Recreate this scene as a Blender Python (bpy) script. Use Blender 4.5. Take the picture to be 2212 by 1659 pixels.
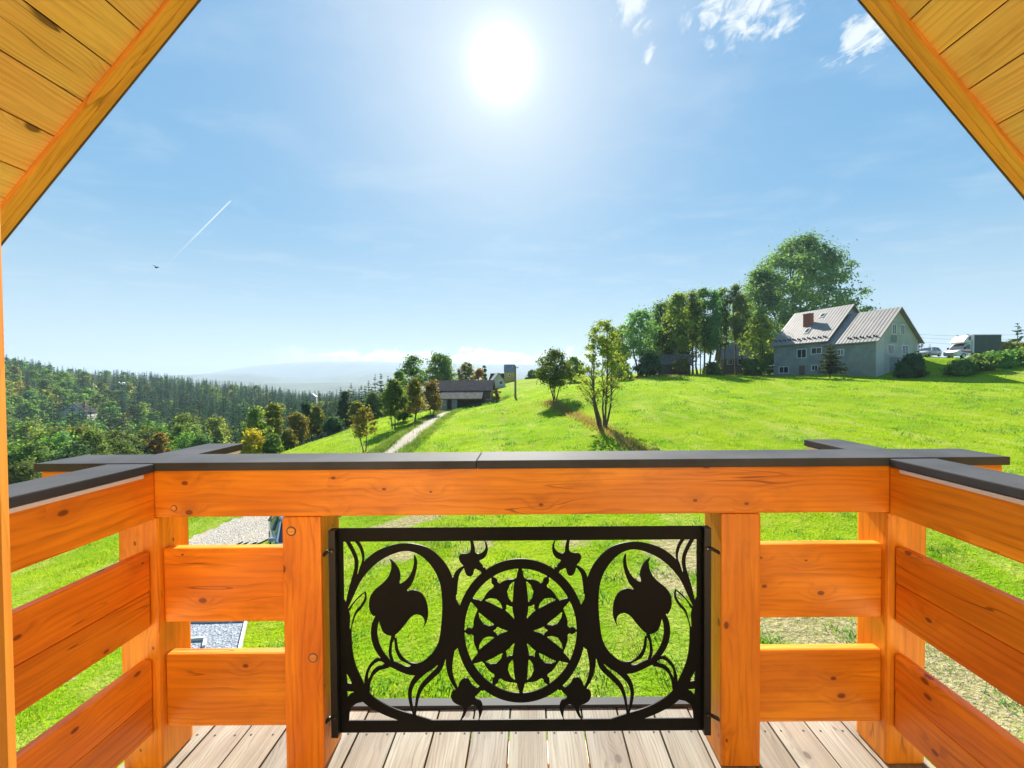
import bpy, bmesh, math, random
import numpy as np
from mathutils import Vector, Matrix

for o in list(bpy.data.objects):
    bpy.data.objects.remove(o)
SC = bpy.context.scene
COL = SC.collection
R = math.radians
rng = np.random.default_rng(11)
random.seed(5)

# ------------------------------------------------------------------ camera
EYE = 1.39                       # camera height over the balcony deck (z = 0)
F, CX, CY = 850.0, 1143.0, 829.5  # focal length / principal point on a 2212 x 1659 frame
PITCH, ROLL = -0.0169, 0.007
cam_d = bpy.data.cameras.new('camera')
cam_d.sensor_width = 36.0
cam_d.lens = 36.0 * F / 2212.0
cam_d.shift_x = -(CX - 1106.0) / 2212.0
cam_d.clip_start = 0.05
cam_d.clip_end = 40000
cam = bpy.data.objects.new('camera', cam_d)
COL.objects.link(cam)
fw = Vector((0, math.cos(PITCH), math.sin(PITCH)))
rt0 = Vector((1, 0, 0)); up0 = rt0.cross(fw)
rt = rt0 * math.cos(ROLL) - up0 * math.sin(ROLL)
up = up0 * math.cos(ROLL) + rt0 * math.sin(ROLL)
cam.matrix_world = Matrix(((rt.x, up.x, -fw.x, 0), (rt.y, up.y, -fw.y, 0), (rt.z, up.z, -fw.z, EYE), (0, 0, 0, 1)))
SC.camera = cam

def ray(px, py):
    d = fw + rt * ((px - CX) / F) + up * ((CY - py) / F)
    return d
def at(px, py, Y):               # world point at depth Y seen at that place
    d = ray(px, py)
    t = Y / d.y
    return Vector((d.x * t, Y, EYE + d.z * t))

# ------------------------------------------------------------------ node helpers
class NT:
    def __init__(self, tree):
        self.t = tree
    def n(self, typ, ins=None, out=0, **props):
        nd = self.t.nodes.new(typ)
        for k, v in props.items():
            setattr(nd, k, v)
        for k, v in (ins or {}).items():
            s = nd.inputs[k]
            if isinstance(v, bpy.types.NodeSocket):
                self.t.links.new(v, s)
            else:
                if hasattr(s.default_value, '__len__') and not isinstance(v, str):
                    v = tuple(v)
                    if len(s.default_value) == 4 and len(v) == 3:
                        v = v + (1.0,)
                s.default_value = v
        return nd.outputs[out] if out is not None else nd
    def m(self, op, a, b=0.0, c=None, clamp=False):
        ins = {0: a, 1: b}
        if c is not None:
            ins[2] = c
        return self.n('ShaderNodeMath', ins, operation=op, use_clamp=clamp)
    def vm(self, op, a, b=None, out=0):
        ins = {0: a}
        if b is not None:
            ins[1] = b
        return self.n('ShaderNodeVectorMath', ins, out=out, operation=op)
    def mix(self, f, a, b, blend='MIX'):
        return self.n('ShaderNodeMix', {0: f, 6: a, 7: b}, out=2, data_type='RGBA', blend_type=blend, clamp_factor=True)
    def ramp(self, f, stops, interp='LINEAR'):
        nd = self.t.nodes.new('ShaderNodeValToRGB')
        cr = nd.color_ramp
        cr.interpolation = interp
        while len(cr.elements) > 1:
            cr.elements.remove(cr.elements[-1])
        for i, (p, c) in enumerate(stops):
            e = cr.elements[0] if i == 0 else cr.elements.new(p)
            e.position = p
            if not hasattr(c, '__len__'):
                c = (c, c, c)
            e.color = tuple(c) + (1.0,)
        self.t.links.new(f, nd.inputs[0])
        return nd.outputs[0]
    def smooth(self, x, lo, hi):
        return self.n('ShaderNodeMapRange', {0: x, 1: lo, 2: hi, 3: 0.0, 4: 1.0}, interpolation_type='SMOOTHSTEP')
    def noise(self, vec, scale, detail=3, rough=0.55, dist=0.0, out=0):
        return self.n('ShaderNodeTexNoise', {'Vector': vec, 'Scale': scale, 'Detail': detail, 'Roughness': rough, 'Distortion': dist}, out=out)
    def mapping(self, vec, scale=(1, 1, 1), loc=(0, 0, 0), rot=(0, 0, 0)):
        return self.n('ShaderNodeMapping', {'Vector': vec, 'Scale': scale, 'Location': loc, 'Rotation': rot})
    def combine(self, x, y, z):
        return self.n('ShaderNodeCombineXYZ', {0: x, 1: y, 2: z})
    def sep(self, v):
        nd = self.n('ShaderNodeSeparateXYZ', {0: v}, out=None)
        return nd.outputs[0], nd.outputs[1], nd.outputs[2]

MATS = {}
def new_mat(name):
    mt = bpy.data.materials.new(name)
    mt.use_nodes = True
    mt.node_tree.nodes.clear()
    MATS[name] = mt
    return mt, NT(mt.node_tree)
def finish(nt, shader):
    nt.n('ShaderNodeOutputMaterial', {'Surface': shader}, out=None)
def principled(nt, color, rough=0.6, metal=0.0, bump=None, bstr=0.3, bdist=0.01, spec=0.5, coat=0.0):
    ins = {'Base Color': color, 'Roughness': rough, 'Metallic': metal, 'Specular IOR Level': spec, 'Coat Weight': coat}
    if bump is not None:
        ins['Normal'] = nt.n('ShaderNodeBump', {'Strength': bstr, 'Distance': bdist, 'Height': bump})
    return nt.n('ShaderNodeBsdfPrincipled', ins)

# ------------------------------------------------------------------ world, sun, exposure
SUNDIR = ray(1083, 140).normalized()
SUN_EL = math.asin(SUNDIR.z)
SUN_AZ = math.atan2(SUNDIR.x, SUNDIR.y)
SKY_STRENGTH = 0.05
world = bpy.data.worlds.new('World')
SC.world = world
world.use_nodes = True
world.node_tree.nodes.clear()
w = NT(world.node_tree)
dirv = w.n('ShaderNodeTexCoord', out=0)          # generated = direction
dirv = w.vm('NORMALIZE', dirv)
dx, dy, dz = w.sep(dirv)
sky = w.n('ShaderNodeTexSky', sky_type='NISHITA', sun_disc=False, sun_elevation=SUN_EL, sun_rotation=SUN_AZ,
          altitude=900.0, air_density=1.0, dust_density=0.6, ozone_density=1.6)
# thin high veil: evens the dome out a little, as the photograph's pale autumn sky does
SKYG = 1.0
el01 = w.m('MAXIMUM', dz, 0.0)
veil = w.ramp(w.m('POWER', el01, 0.62), [(0.0, (7.6, 8.1, 8.2)), (0.22, (5.2, 6.9, 7.6)), (0.5, (1.55, 4.25, 7.0)), (0.8, (0.95, 3.5, 6.8)), (1.0, (0.95, 3.1, 6.2))])
base = w.mix(0.80, w.vm('MULTIPLY', sky, (0.42, 0.47, 0.5)), veil)
# aureole round the sun
sd = w.m('MAXIMUM', w.vm('DOT_PRODUCT', dirv, tuple(SUNDIR), out=1), 0.0)
gf = w.m('ADD', w.m('MULTIPLY', w.m('POWER', sd, 22.0), 0.60), w.m('MULTIPLY', w.m('POWER', sd, 5.0), 0.12))
base = w.mix(gf, base, (8.3, 8.4, 8.5))
g1 = w.m('MULTIPLY', w.m('POWER', sd, 900.0), 9.0)
g2 = w.m('MULTIPLY', w.m('POWER', sd, 170.0), 1.2)
glow = w.m('ADD', g1, g2)
base = w.vm('ADD', base, w.combine(glow, glow, glow))
# cirrus puffs: soft blobs of broken noise about fixed directions
inv = w.m('DIVIDE', 1.0, w.m('MAXIMUM', dz, 0.05))
plane = w.combine(w.m('MULTIPLY', dx, inv), w.m('MULTIPLY', dy, inv), 0.0)
cn = w.noise(w.mapping(plane, (4.2, 2.6, 1.0), rot=(0, 0, 0.5)), 4.5, 6, 0.62, 0.6)
cn2 = w.noise(w.mapping(plane, (1.0, 1.6, 1.0), rot=(0, 0, 0.7)), 1.7, 4, 0.6, 0.3)
cloud = None
for (px, py, sig, amp) in [(1362, 12, 0.030, 1.0), (1385, 45, 0.020, 0.8), (1530, 2, 0.04, 0.95), (1620, 8, 0.05, 1.0), (1690, 15, 0.035, 0.8), (1575, 40, 0.025, .6),
                           (1400, 122, 0.017, 0.8), (1868, 78, 0.034, 1.0), (1835, 100, 0.03, 0.7), (1880, 105, 0.02, .7), (1540, 95, 0.02, 0.5)]:
    c = ray(px, py).normalized()
    dist = w.vm('LENGTH', w.vm('SUBTRACT', dirv, tuple(c)), out=1)
    bl = w.m('MULTIPLY', w.m('SUBTRACT', 1.0, w.smooth(dist, 0.0, sig * 2.1)), amp)
    cloud = bl if cloud is None else w.m('MAXIMUM', cloud, bl)
cfac = w.m('MULTIPLY', w.smooth(w.m('ADD', cn, w.m('MULTIPLY', cloud, 0.30)), 0.60, 0.86), w.smooth(cloud, 0.02, 0.5))
# wide faint cirrus streaks
streak = w.m('MULTIPLY', w.smooth(cn2, 0.45, 0.75), 0.16)
streak = w.m('MULTIPLY', streak, w.smooth(dz, 0.02, 0.25))
cfac = w.m('MAXIMUM', cfac, streak)
base = w.mix(cfac, base, (7.8, 8.1, 8.3))
# cumulus bank standing over the far mountains
az = w.m('ARCTAN2', dx, dy)
az_lo, az_hi = math.atan2(640 - CX, F), math.atan2(1230 - CX, F)
bank = w.m('MULTIPLY', w.smooth(az, az_lo - 0.10, az_lo + 0.18), w.m('SUBTRACT', 1.0, w.smooth(az, az_hi - 0.12, az_hi + 0.25)))
un = w.noise(w.combine(w.m('MULTIPLY', az, 9.0), w.m('MULTIPLY', dz, 17.0), 0.3), 2.6, 6, 0.58, 0.2)
pile = w.m('SUBTRACT', 1.0, w.smooth(w.m('ABSOLUTE', w.m('SUBTRACT', az, math.atan2(1035 - CX, F))), 0.0, 0.07))
top = w.m('ADD', 0.074, w.m('MULTIPLY', pile, 0.016))
dens = w.m('SUBTRACT', un, w.m('MULTIPLY', w.m('SUBTRACT', dz, w.m('MULTIPLY', top, 0.85)), 13.0))
ub = w.m('MULTIPLY', w.m('MULTIPLY', w.smooth(dens, 0.42, 0.62), bank), 0.9)
shade = w.noise(w.combine(w.m('MULTIPLY', az, 14.0), w.m('MULTIPLY', dz, 26.0), 4.0), 3.0, 5, 0.6)
ucol = w.mix(w.smooth(shade, 0.35, 0.65), (10.0, 10.8, 11.8), (20.0, 19.6, 19.2))
base = w.mix(ub, base, ucol)
# small scraps of cloud left of the bank
for (px, py, s) in [(505, 757, 0.014), (392, 779, 0.012)]:
    pass
# contrail: a narrow great-circle arc between two directions
a_, b_ = ray(499, 433).normalized(), ray(318, 614).normalized()
nrm = a_.cross(b_).normalized()
off = w.m('ABSOLUTE', w.vm('DOT_PRODUCT', dirv, tuple(nrm), out=1))
tdir = (b_ - a_ * a_.dot(b_)).normalized()
s_ = w.m('ARCTAN2', w.vm('DOT_PRODUCT', dirv, tuple(tdir), out=1), w.vm('DOT_PRODUCT', dirv, tuple(a_), out=1))
L_ = a_.angle(b_)
line = w.m('SUBTRACT', 1.0, w.smooth(off, 0.0004, 0.0015))
line = w.m('MULTIPLY', line, w.m('MULTIPLY', w.smooth(s_, -0.002, 0.004), w.m('SUBTRACT', 1.0, w.smooth(s_, L_ * 0.15, L_ * 0.9))))
base = w.mix(w.m('MULTIPLY', line, 0.85), base, (7.6, 8.4, 8.6))
base = w.vm('MULTIPLY', base, (0.79, 0.82, 0.83))
bg = w.n('ShaderNodeBackground', {'Color': base, 'Strength': SKY_STRENGTH})
w.n('ShaderNodeOutputWorld', {'Surface': bg}, out=None)

sun_d = bpy.data.lights.new('sun', 'SUN')
sun_d.energy = 5.0
sun_d.angle = R(0.53)
sun_d.color = (1.0, 0.94, 0.84)
sun = bpy.data.objects.new('sun', sun_d)
COL.objects.link(sun)
sun.location = (0, 0, 60)
sun.rotation_euler = (-SUNDIR).to_track_quat('-Z', 'Y').to_euler()

vs = SC.view_settings
vs.view_transform = 'Standard'
vs.look = 'None'
vs.exposure = 1.55
vs.gamma = 1.0
SC.render.engine = 'CYCLES'
cy = SC.cycles
cy.max_bounces = 10
cy.diffuse_bounces = 6
cy.transmission_bounces = 6
cy.transparent_max_bounces = 8
cy.volume_bounces = 0
cy.use_denoising = True

# ------------------------------------------------------------------ object helpers
def tag(o, label=None, cat=None, group=None, kind=None):
    if label: o['label'] = label
    if cat: o['category'] = cat
    if group: o['group'] = group
    if kind: o['kind'] = kind
    return o
def wm(o):
    m = o.matrix_basis.copy()
    if o.parent:
        m = wm(o.parent) @ o.matrix_parent_inverse @ m
    return m
def attach(o, parent):
    o.parent = parent
    o.matrix_parent_inverse = wm(parent).inverted()
def empty(name, loc, label=None, cat=None, group=None, kind=None):
    o = bpy.data.objects.new(name, None)
    COL.objects.link(o)
    o.empty_display_size = 0.2
    o.location = loc
    return tag(o, label, cat, group, kind)
def mesh_obj(name, me, mat=None, parent=None, matrix=None):
    o = bpy.data.objects.new(name, me)
    COL.objects.link(o)
    if matrix is not None:
        o.matrix_basis = matrix
    if mat is not None and len(me.materials) == 0:
        me.materials.append(MATS[mat] if isinstance(mat, str) else mat)
    if parent is not None:
        attach(o, parent)
    return o
def pydata(name, v, f, mat=None, smooth=False):
    me = bpy.data.meshes.new(name)
    me.from_pydata([tuple(p) for p in v], [], [tuple(q) for q in f])
    if smooth:
        me.polygons.foreach_set('use_smooth', [True] * len(me.polygons))
    if mat:
        me.materials.append(MATS[mat])
    me.update()
    return me
def np_mesh(name, V, Fc, mat=None, smooth=False, mat_idx=None, mats=None):
    """V (n,3), Fc (m,k) same-size faces -> mesh, fast"""
    V = np.asarray(V, dtype=np.float32); Fc = np.asarray(Fc, dtype=np.int32)
    me = bpy.data.meshes.new(name)
    k = Fc.shape[1]
    me.vertices.add(len(V)); me.vertices.foreach_set('co', V.ravel())
    me.loops.add(Fc.size); me.loops.foreach_set('vertex_index', Fc.ravel())
    me.polygons.add(len(Fc))
    me.polygons.foreach_set('loop_start', np.arange(0, Fc.size, k, dtype=np.int32))
    me.polygons.foreach_set('loop_total', np.full(len(Fc), k, dtype=np.int32))
    if smooth:
        me.polygons.foreach_set('use_smooth', np.ones(len(Fc), dtype=bool))
    for m_ in (mats or ([mat] if mat else [])):
        me.materials.append(MATS[m_])
    if mat_idx is not None:
        me.polygons.foreach_set('material_index', np.asarray(mat_idx, dtype=np.int32))
    me.update(calc_edges=True)
    return me
def box_mesh(name, dims, bevel=0.0, mat=None, seg=2):
    bm = bmesh.new()
    bmesh.ops.create_cube(bm, size=1.0)
    for v in bm.verts:
        v.co = Vector((v.co.x * dims[0], v.co.y * dims[1], v.co.z * dims[2]))
    if bevel > 0:
        bmesh.ops.bevel(bm, geom=list(bm.edges), offset=bevel, segments=seg, affect='EDGES', profile=0.6)
    me = bpy.data.meshes.new(name)
    bm.to_mesh(me); bm.free()
    if mat:
        me.materials.append(MATS[mat])
    return me
def frame(c, x, y, z):
    return Matrix(((x[0], y[0], z[0], c[0]), (x[1], y[1], z[1], c[1]), (x[2], y[2], z[2], c[2]), (0, 0, 0, 1)))
AX = {'x': ((1, 0, 0), (0, 1, 0), (0, 0, 1)), 'y': ((0, 1, 0), (-1, 0, 0), (0, 0, 1)), 'z': ((0, 0, 1), (1, 0, 0), (0, 1, 0))}
def timber(name, lo, hi, axis, mat, parent=None, bevel=0.006):
    """box between two corners; local X runs along the grain"""
    lo, hi = Vector(lo), Vector(hi)
    d = hi - lo; c = (lo + hi) / 2
    x, y, z = AX[axis]
    dims = {'x': (d.x, d.y, d.z), 'y': (d.y, d.x, d.z), 'z': (d.z, d.x, d.y)}[axis]
    me = box_mesh(name, dims, min(bevel, min(dims) * 0.3), mat)
    return mesh_obj(name, me, None, parent, frame(c, x, y, z))
def box(name, lo, hi, mat, parent=None, bevel=0.0):
    return timber(name, lo, hi, 'x', mat, parent, bevel)
def cyl_data(p0, p1, r0, r1, n=10, cap=True):
    p0, p1 = Vector(p0), Vector(p1)
    d = (p1 - p0).normalized()
    a = d.orthogonal().normalized(); b = d.cross(a)
    v, f = [], []
    for p, r_ in ((p0, r0), (p1, r1)):
        for i in range(n):
            t = 2 * math.pi * i / n
            v.append(p + (a * math.cos(t) + b * math.sin(t)) * r_)
    for i in range(n):
        f.append((i, (i + 1) % n, n + (i + 1) % n, n + i))
    if cap:
        f.append(tuple(range(n - 1, -1, -1))); f.append(tuple(range(n, 2 * n)))
    return v, f
class MB:
    """collects shapes into one mesh"""
    def __init__(self):
        self.v, self.f = [], []
    def add(self, v, f):
        b = len(self.v)
        self.v += [tuple(p) for p in v]
        self.f += [tuple(b + i for i in q) for q in f]
    def box(self, lo, hi):
        (x0, y0, z0), (x1, y1, z1) = lo, hi
        self.add([(x0, y0, z0), (x1, y0, z0), (x1, y1, z0), (x0, y1, z0), (x0, y0, z1), (x1, y0, z1), (x1, y1, z1), (x0, y1, z1)],
                 [(3, 2, 1, 0), (4, 5, 6, 7), (0, 1, 5, 4), (1, 2, 6, 5), (2, 3, 7, 6), (3, 0, 4, 7)])
    def cyl(self, p0, p1, r0, r1=None, n=10):
        self.add(*cyl_data(p0, p1, r0, r0 if r1 is None else r1, n))
    def tube(self, pts, rad, n=6):
        pts = [Vector(p) for p in pts]
        v, f = [], []
        for i, p in enumerate(pts):
            d = (pts[min(i + 1, len(pts) - 1)] - pts[max(i - 1, 0)])
            if d.length < 1e-9: d = Vector((0, 0, 1))
            d.normalize()
            ref = Vector((1, 0, 0)) if abs(d.x) < 0.9 else Vector((0, 1, 0))
            a = d.cross(ref).normalized(); b = d.cross(a)
            for k in range(n):
                t = 2 * math.pi * k / n
                v.append(p + (a * math.cos(t) + b * math.sin(t)) * rad[i])
        for i in range(len(pts) - 1):
            for k in range(n):
                f.append((i * n + k, i * n + (k + 1) % n, (i + 1) * n + (k + 1) % n, (i + 1) * n + k))
        f.append(tuple(range((len(pts) - 1) * n, len(pts) * n)))
        self.add(v, f)
    def prism(self, poly, y0, y1):
        """poly in xz, extruded along y"""
        n = len(poly)
        v = [(p[0], y0, p[1]) for p in poly] + [(p[0], y1, p[1]) for p in poly]
        f = [tuple(range(n)), tuple(range(2 * n - 1, n - 1, -1))]
        for i in range(n):
            j = (i + 1) % n
            f.append((j, i, n + i, n + j))
        self.add(v, f)
    def build(self, name, mat, parent=None, matrix=None, smooth=False, bevel=0.0):
        me = pydata(name, self.v, self.f, None, smooth)
        bm = bmesh.new(); bm.from_mesh(me)
        bmesh.ops.recalc_face_normals(bm, faces=list(bm.faces))
        if bevel > 0:
            bmesh.ops.bevel(bm, geom=list(bm.edges), offset=bevel, segments=2, affect='EDGES', clamp_overlap=True)
        bm.to_mesh(me); bm.free()
        return mesh_obj(name, me, mat, parent, matrix)
def copy_tree(o, matrix=None, label=None, group=None, parent=None):
    c = o.copy()
    COL.objects.link(c)
    if parent is not None:
        c.parent = parent
    if matrix is not None:
        c.matrix_basis = matrix
    if label: c['label'] = label
    if group: c['group'] = group
    for ch in list(o.children):
        copy_tree(ch, parent=c)
    return c

# ------------------------------------------------------------------ materials
def wood(name, pale, mid, dark, knot, rough=0.5, ring=55.0, knots=0.55, bump=0.15, contrast=1.0, kscale=(1.9, 7.0), coat=0.0, ks=(0.05, 0.13), tone=0.12):
    mt, t = new_mat(name)
    co = t.n('ShaderNodeTexCoord', out=3)
    rnd = t.n('ShaderNodeObjectInfo', out=5)
    off = t.combine(t.m('MULTIPLY', rnd, 37.0), t.m('MULTIPLY', rnd, 11.3), t.m('MULTIPLY', rnd, 5.7))
    p = t.vm('ADD', co, off)
    x, y, z = t.sep(p)
    cross = t.m('ADD', y, z)
    # knots: sparse cells, stretched along the grain
    kv = t.combine(t.m('MULTIPLY', x, kscale[0]), t.m('MULTIPLY', cross, kscale[1]), 0.0)
    vor = t.n('ShaderNodeTexVoronoi', {'Vector': kv, 'Scale': 1.0, 'Randomness': 0.95}, out=None, voronoi_dimensions='2D', feature='F1')
    kd, kc = vor.outputs[0], vor.outputs[1]
    kr = t.n('ShaderNodeSeparateColor', {0: kc}, out=0)
    kon = t.m('LESS_THAN', kr, knots)
    ksz = t.m('ADD', ks[0], t.m('MULTIPLY', kr, ks[1]))
    kfac = t.m('MULTIPLY', t.m('SUBTRACT', 1.0, t.smooth(t.m('DIVIDE', kd, ksz), 0.55, 1.05)), kon)
    halo = t.m('MULTIPLY', t.m('SUBTRACT', 1.0, t.smooth(kd, 0.02, 0.45)), kon)
    # growth rings: slowly wandering lines, pushed aside by the knots
    wob = t.noise(t.combine(t.m('MULTIPLY', x, 0.9), t.m('MULTIPLY', cross, 3.5), z), 1.6, 3, 0.5)
    wob2 = t.noise(t.combine(t.m('MULTIPLY', x, 2.2), t.m('MULTIPLY', cross, 26.0), z), 1.3, 3, 0.6)
    rr = t.m('ADD', t.m('ADD', cross, t.m('MULTIPLY', wob, 0.16)), t.m('MULTIPLY', halo, 0.035))
    wave = t.m('FRACT', t.m('MULTIPLY', rr, ring))
    late = t.m('MULTIPLY', t.smooth(wave, 0.35, 0.9), t.m('SUBTRACT', 1.0, t.smooth(wave, 0.92, 1.0)))
    late = t.m('MULTIPLY', late, t.smooth(wob2, 0.3, 0.75))
    fine = t.noise(t.combine(t.m('MULTIPLY', x, 2.5), t.m('MULTIPLY', y, 90.0), t.m('MULTIPLY', z, 90.0)), 1.0, 4, 0.6)
    big = t.noise(t.combine(t.m('MULTIPLY', x, 1.1), t.m('MULTIPLY', cross, 5.0), z), 1.8, 3, 0.5)
    blot = t.noise(t.combine(t.m('MULTIPLY', x, 2.2), t.m('MULTIPLY', cross, 4.0), z), 2.0, 4, 0.65)
    col = t.mix(t.smooth(big, 0.3, 0.68), pale, mid)
    col = t.mix(t.m('MULTIPLY', t.smooth(blot, 0.52, 0.75), 0.35 * contrast), col, dark)
    col = t.mix(t.m('MULTIPLY', late, 0.55 * contrast), col, dark)
    col = t.mix(t.m('MULTIPLY', t.smooth(fine, 0.42, 0.7), 0.30 * contrast), col, dark)
    col = t.mix(t.m('MULTIPLY', halo, 0.22), col, dark)
    col = t.mix(t.m('MULTIPLY', kfac, 0.85), col, knot)
    ck = t.noise(t.combine(t.m('MULTIPLY', x, 0.7), t.m('MULTIPLY', cross, 9.0), 3.0), 1.5, 2, 0.4)
    ckm = t.noise(t.combine(t.m('MULTIPLY', x, 1.3), t.m('MULTIPLY', cross, 2.0), 8.0), 1.5, 2, 0.5)
    check = t.m('MULTIPLY', t.m('SUBTRACT', 1.0, t.smooth(t.m('ABSOLUTE', t.m('SUBTRACT', ck, 0.5)), 0.0015, 0.0065)), t.smooth(ckm, 0.54, 0.66))
    col = t.mix(t.m('MULTIPLY', check, 0.75), col, knot)
    r2_ = t.m('FRACT', t.m('MULTIPLY', rnd, 7.31))
    hsv = t.n('ShaderNodeHueSaturation', {'Hue': t.m('ADD', 0.4945, t.m('MULTIPLY', r2_, 0.011)), 'Saturation': 1.0, 'Value': t.m('ADD', 1.0 - tone, t.m('MULTIPLY', rnd, 2 * tone)), 'Color': col})
    h = t.m('SUBTRACT', t.m('MULTIPLY', fine, 0.5), t.m('ADD', t.m('MULTIPLY', late, 0.3), t.m('MULTIPLY', kfac, 0.4)))
    finish(t, principled(t, hsv, rough, bump=h, bstr=bump, bdist=0.004, coat=coat))
    return mt

wood('stained_wood', (0.93, 0.335, 0.012), (0.73, 0.222, 0.008), (0.37, 0.085, 0.004), (0.16, 0.03, 0.006), rough=0.42, ring=38, knots=0.42, contrast=0.9, kscale=(5.5, 8.5), ks=(0.035, 0.16))
wood('pale_pine', (0.98, 0.57, 0.17), (0.95, 0.50, 0.13), (0.52, 0.22, 0.045), (0.13, 0.04, 0.013), rough=0.45, ring=60, knots=0.5, contrast=1.0, kscale=(4.2, 6.4), ks=(0.06, 0.30))
wood('barge_wood', (0.92, 0.42, 0.07), (0.85, 0.34, 0.045), (0.5, 0.14, 0.012), (0.25, 0.06, 0.01), rough=0.42, ring=70, knots=0.15)
wood('deck_wood', (0.285, 0.265, 0.215), (0.205, 0.168, 0.122), (0.09, 0.07, 0.05), (0.07, 0.05, 0.035), rough=0.75, ring=75, knots=0.35, bump=0.35, contrast=1.35, kscale=(5.0, 7.0), ks=(0.04, 0.2), tone=0.22)
wood('old_boards', (0.17, 0.13, 0.10), (0.12, 0.095, 0.075), (0.06, 0.045, 0.035), (0.03, 0.02, 0.02), rough=0.85, ring=9, knots=0.1)
wood('grey_pole_wood', (0.22, 0.18, 0.14), (0.17, 0.13, 0.10), (0.09, 0.07, 0.05), (0.05, 0.04, 0.03), rough=0.9, ring=20, knots=0.1)

def plain(name, col, rough=0.6, metal=0.0, var=0.12, scale=3.0, bump=0.0, spec=0.5, bscale=40.0, coat=0.0):
    mt, t = new_mat(name)
    co = t.n('ShaderNodeTexCoord', out=3)
    n1 = t.noise(co, scale, 4, 0.6)
    c = t.mix(t.smooth(n1, 0.25, 0.75), tuple(k * (1 - var) for k in col), tuple(min(1, k * (1 + var)) for k in col))
    b = t.noise(co, bscale, 3, 0.6) if bump > 0 else None
    finish(t, principled(t, c, rough, metal, bump=b, bstr=bump, bdist=0.01, spec=spec, coat=coat))
    return mt
plain('cap_metal', (0.060, 0.066, 0.076), rough=0.60, var=0.22, scale=3.5, spec=0.06, bump=0.05, bscale=9)
plain('panel_metal', (0.006, 0.006, 0.0056), rough=0.45, var=0.15, scale=5, bump=0.10, bscale=260, spec=0.14)
plain('flange_metal', (0.009, 0.009, 0.010), rough=0.45, var=0.1)
plain('white_strip', (0.72, 0.70, 0.68), rough=0.5, var=0.04)
plain('screw_metal', (0.25, 0.24, 0.22), rough=0.3, metal=1.0)
plain('dark_gasket', (0.02, 0.02, 0.02), rough=0.8)
plain('grey_flashing', (0.05, 0.053, 0.057), rough=0.6, spec=0.15)
plain('plaster_grey', (0.235, 0.26, 0.265), rough=0.9, var=0.2, scale=0.7, bump=0.2, bscale=14)
plain('plaster_pale', (0.42, 0.42, 0.37), rough=0.9, var=0.16, scale=0.6, bump=0.2, bscale=14)
plain('plaster_base', (0.23, 0.24, 0.235), rough=0.9, var=0.12, scale=1.2)
plain('white_paint', (0.74, 0.74, 0.72), rough=0.5, var=0.04)
plain('white_wall', (0.50, 0.49, 0.46), rough=0.85, var=0.08, scale=1.0)
plain('roof_tin', (0.25, 0.225, 0.21), rough=0.6, var=0.10, scale=0.8, spec=0.25)
plain('roof_grey', (0.20, 0.205, 0.22), rough=0.5, var=0.12, scale=1.0)
plain('roof_dark', (0.034, 0.033, 0.037), rough=0.95, var=0.35, scale=2.5, bump=0.4, bscale=9, spec=0.08)
plain('roof_lichen', (0.12, 0.108, 0.088), rough=0.95, spec=0.1, var=0.35, scale=2.2, bump=0.4, bscale=9)
plain('roof_white', (0.50, 0.53, 0.58), rough=0.45, var=0.08)
plain('brick_red', (0.36, 0.105, 0.062), rough=0.9, var=0.2, scale=5, bump=0.3, bscale=18)
plain('yellow_boards', (0.46, 0.33, 0.10), rough=0.8, var=0.15, scale=2)
plain('concrete', (0.36, 0.35, 0.33), rough=0.9, var=0.15, scale=4, bump=0.3, bscale=30)
plain('edging_white', (0.48, 0.47, 0.44), rough=0.85, var=0.10, scale=6)
plain('tyre', (0.018, 0.018, 0.019), rough=0.85)
plain('rim', (0.42, 0.43, 0.45), rough=0.35, metal=0.9)
plain('car_blue_grey', (0.19, 0.25, 0.32), rough=0.3, var=0.03, coat=0.6)
plain('car_silver', (0.46, 0.48, 0.50), rough=0.3, var=0.03, coat=0.6)
plain('truck_white', (0.66, 0.67, 0.68), rough=0.35, var=0.05, coat=0.4)
plain('truck_red', (0.55, 0.05, 0.035), rough=0.4)
plain('tarpaulin', (0.030, 0.052, 0.052), rough=0.55, var=0.2, scale=1.5, bump=0.25, bscale=2.2)
plain('bird_black', (0.02, 0.02, 0.022), rough=0.9)
plain('bark', (0.105, 0.08, 0.06), rough=0.95, var=0.3, scale=9, bump=0.6, bscale=30)
plain('bark_grey', (0.17, 0.15, 0.125), rough=0.95, var=0.3, scale=9, bump=0.6, bscale=30)
plain('wire_black', (0.03, 0.03, 0.03), rough=0.6)
plain('far_hill', (0.055, 0.085, 0.05), rough=1.0, var=0.5, scale=0.004)
plain('house_wall_wood', (0.84, 0.68, 0.48), rough=0.6, var=0.15, scale=2.0)  # unseen wall behind the camera, made paler to bounce fill light onto the balcony

mt, t = new_mat('glass_dark')
finish(t, principled(t, (0.03, 0.04, 0.05), 0.06, spec=0.9))
mt, t = new_mat('lamp_glass')
finish(t, principled(t, (0.75, 0.75, 0.72), 0.12, spec=0.8))
mt, t = new_mat('lamp_red')
finish(t, principled(t, (0.4, 0.02, 0.015), 0.2, spec=0.8))
mt, t = new_mat('lamp_orange')
finish(t, principled(t, (0.8, 0.3, 0.02), 0.2, spec=0.8))

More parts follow.
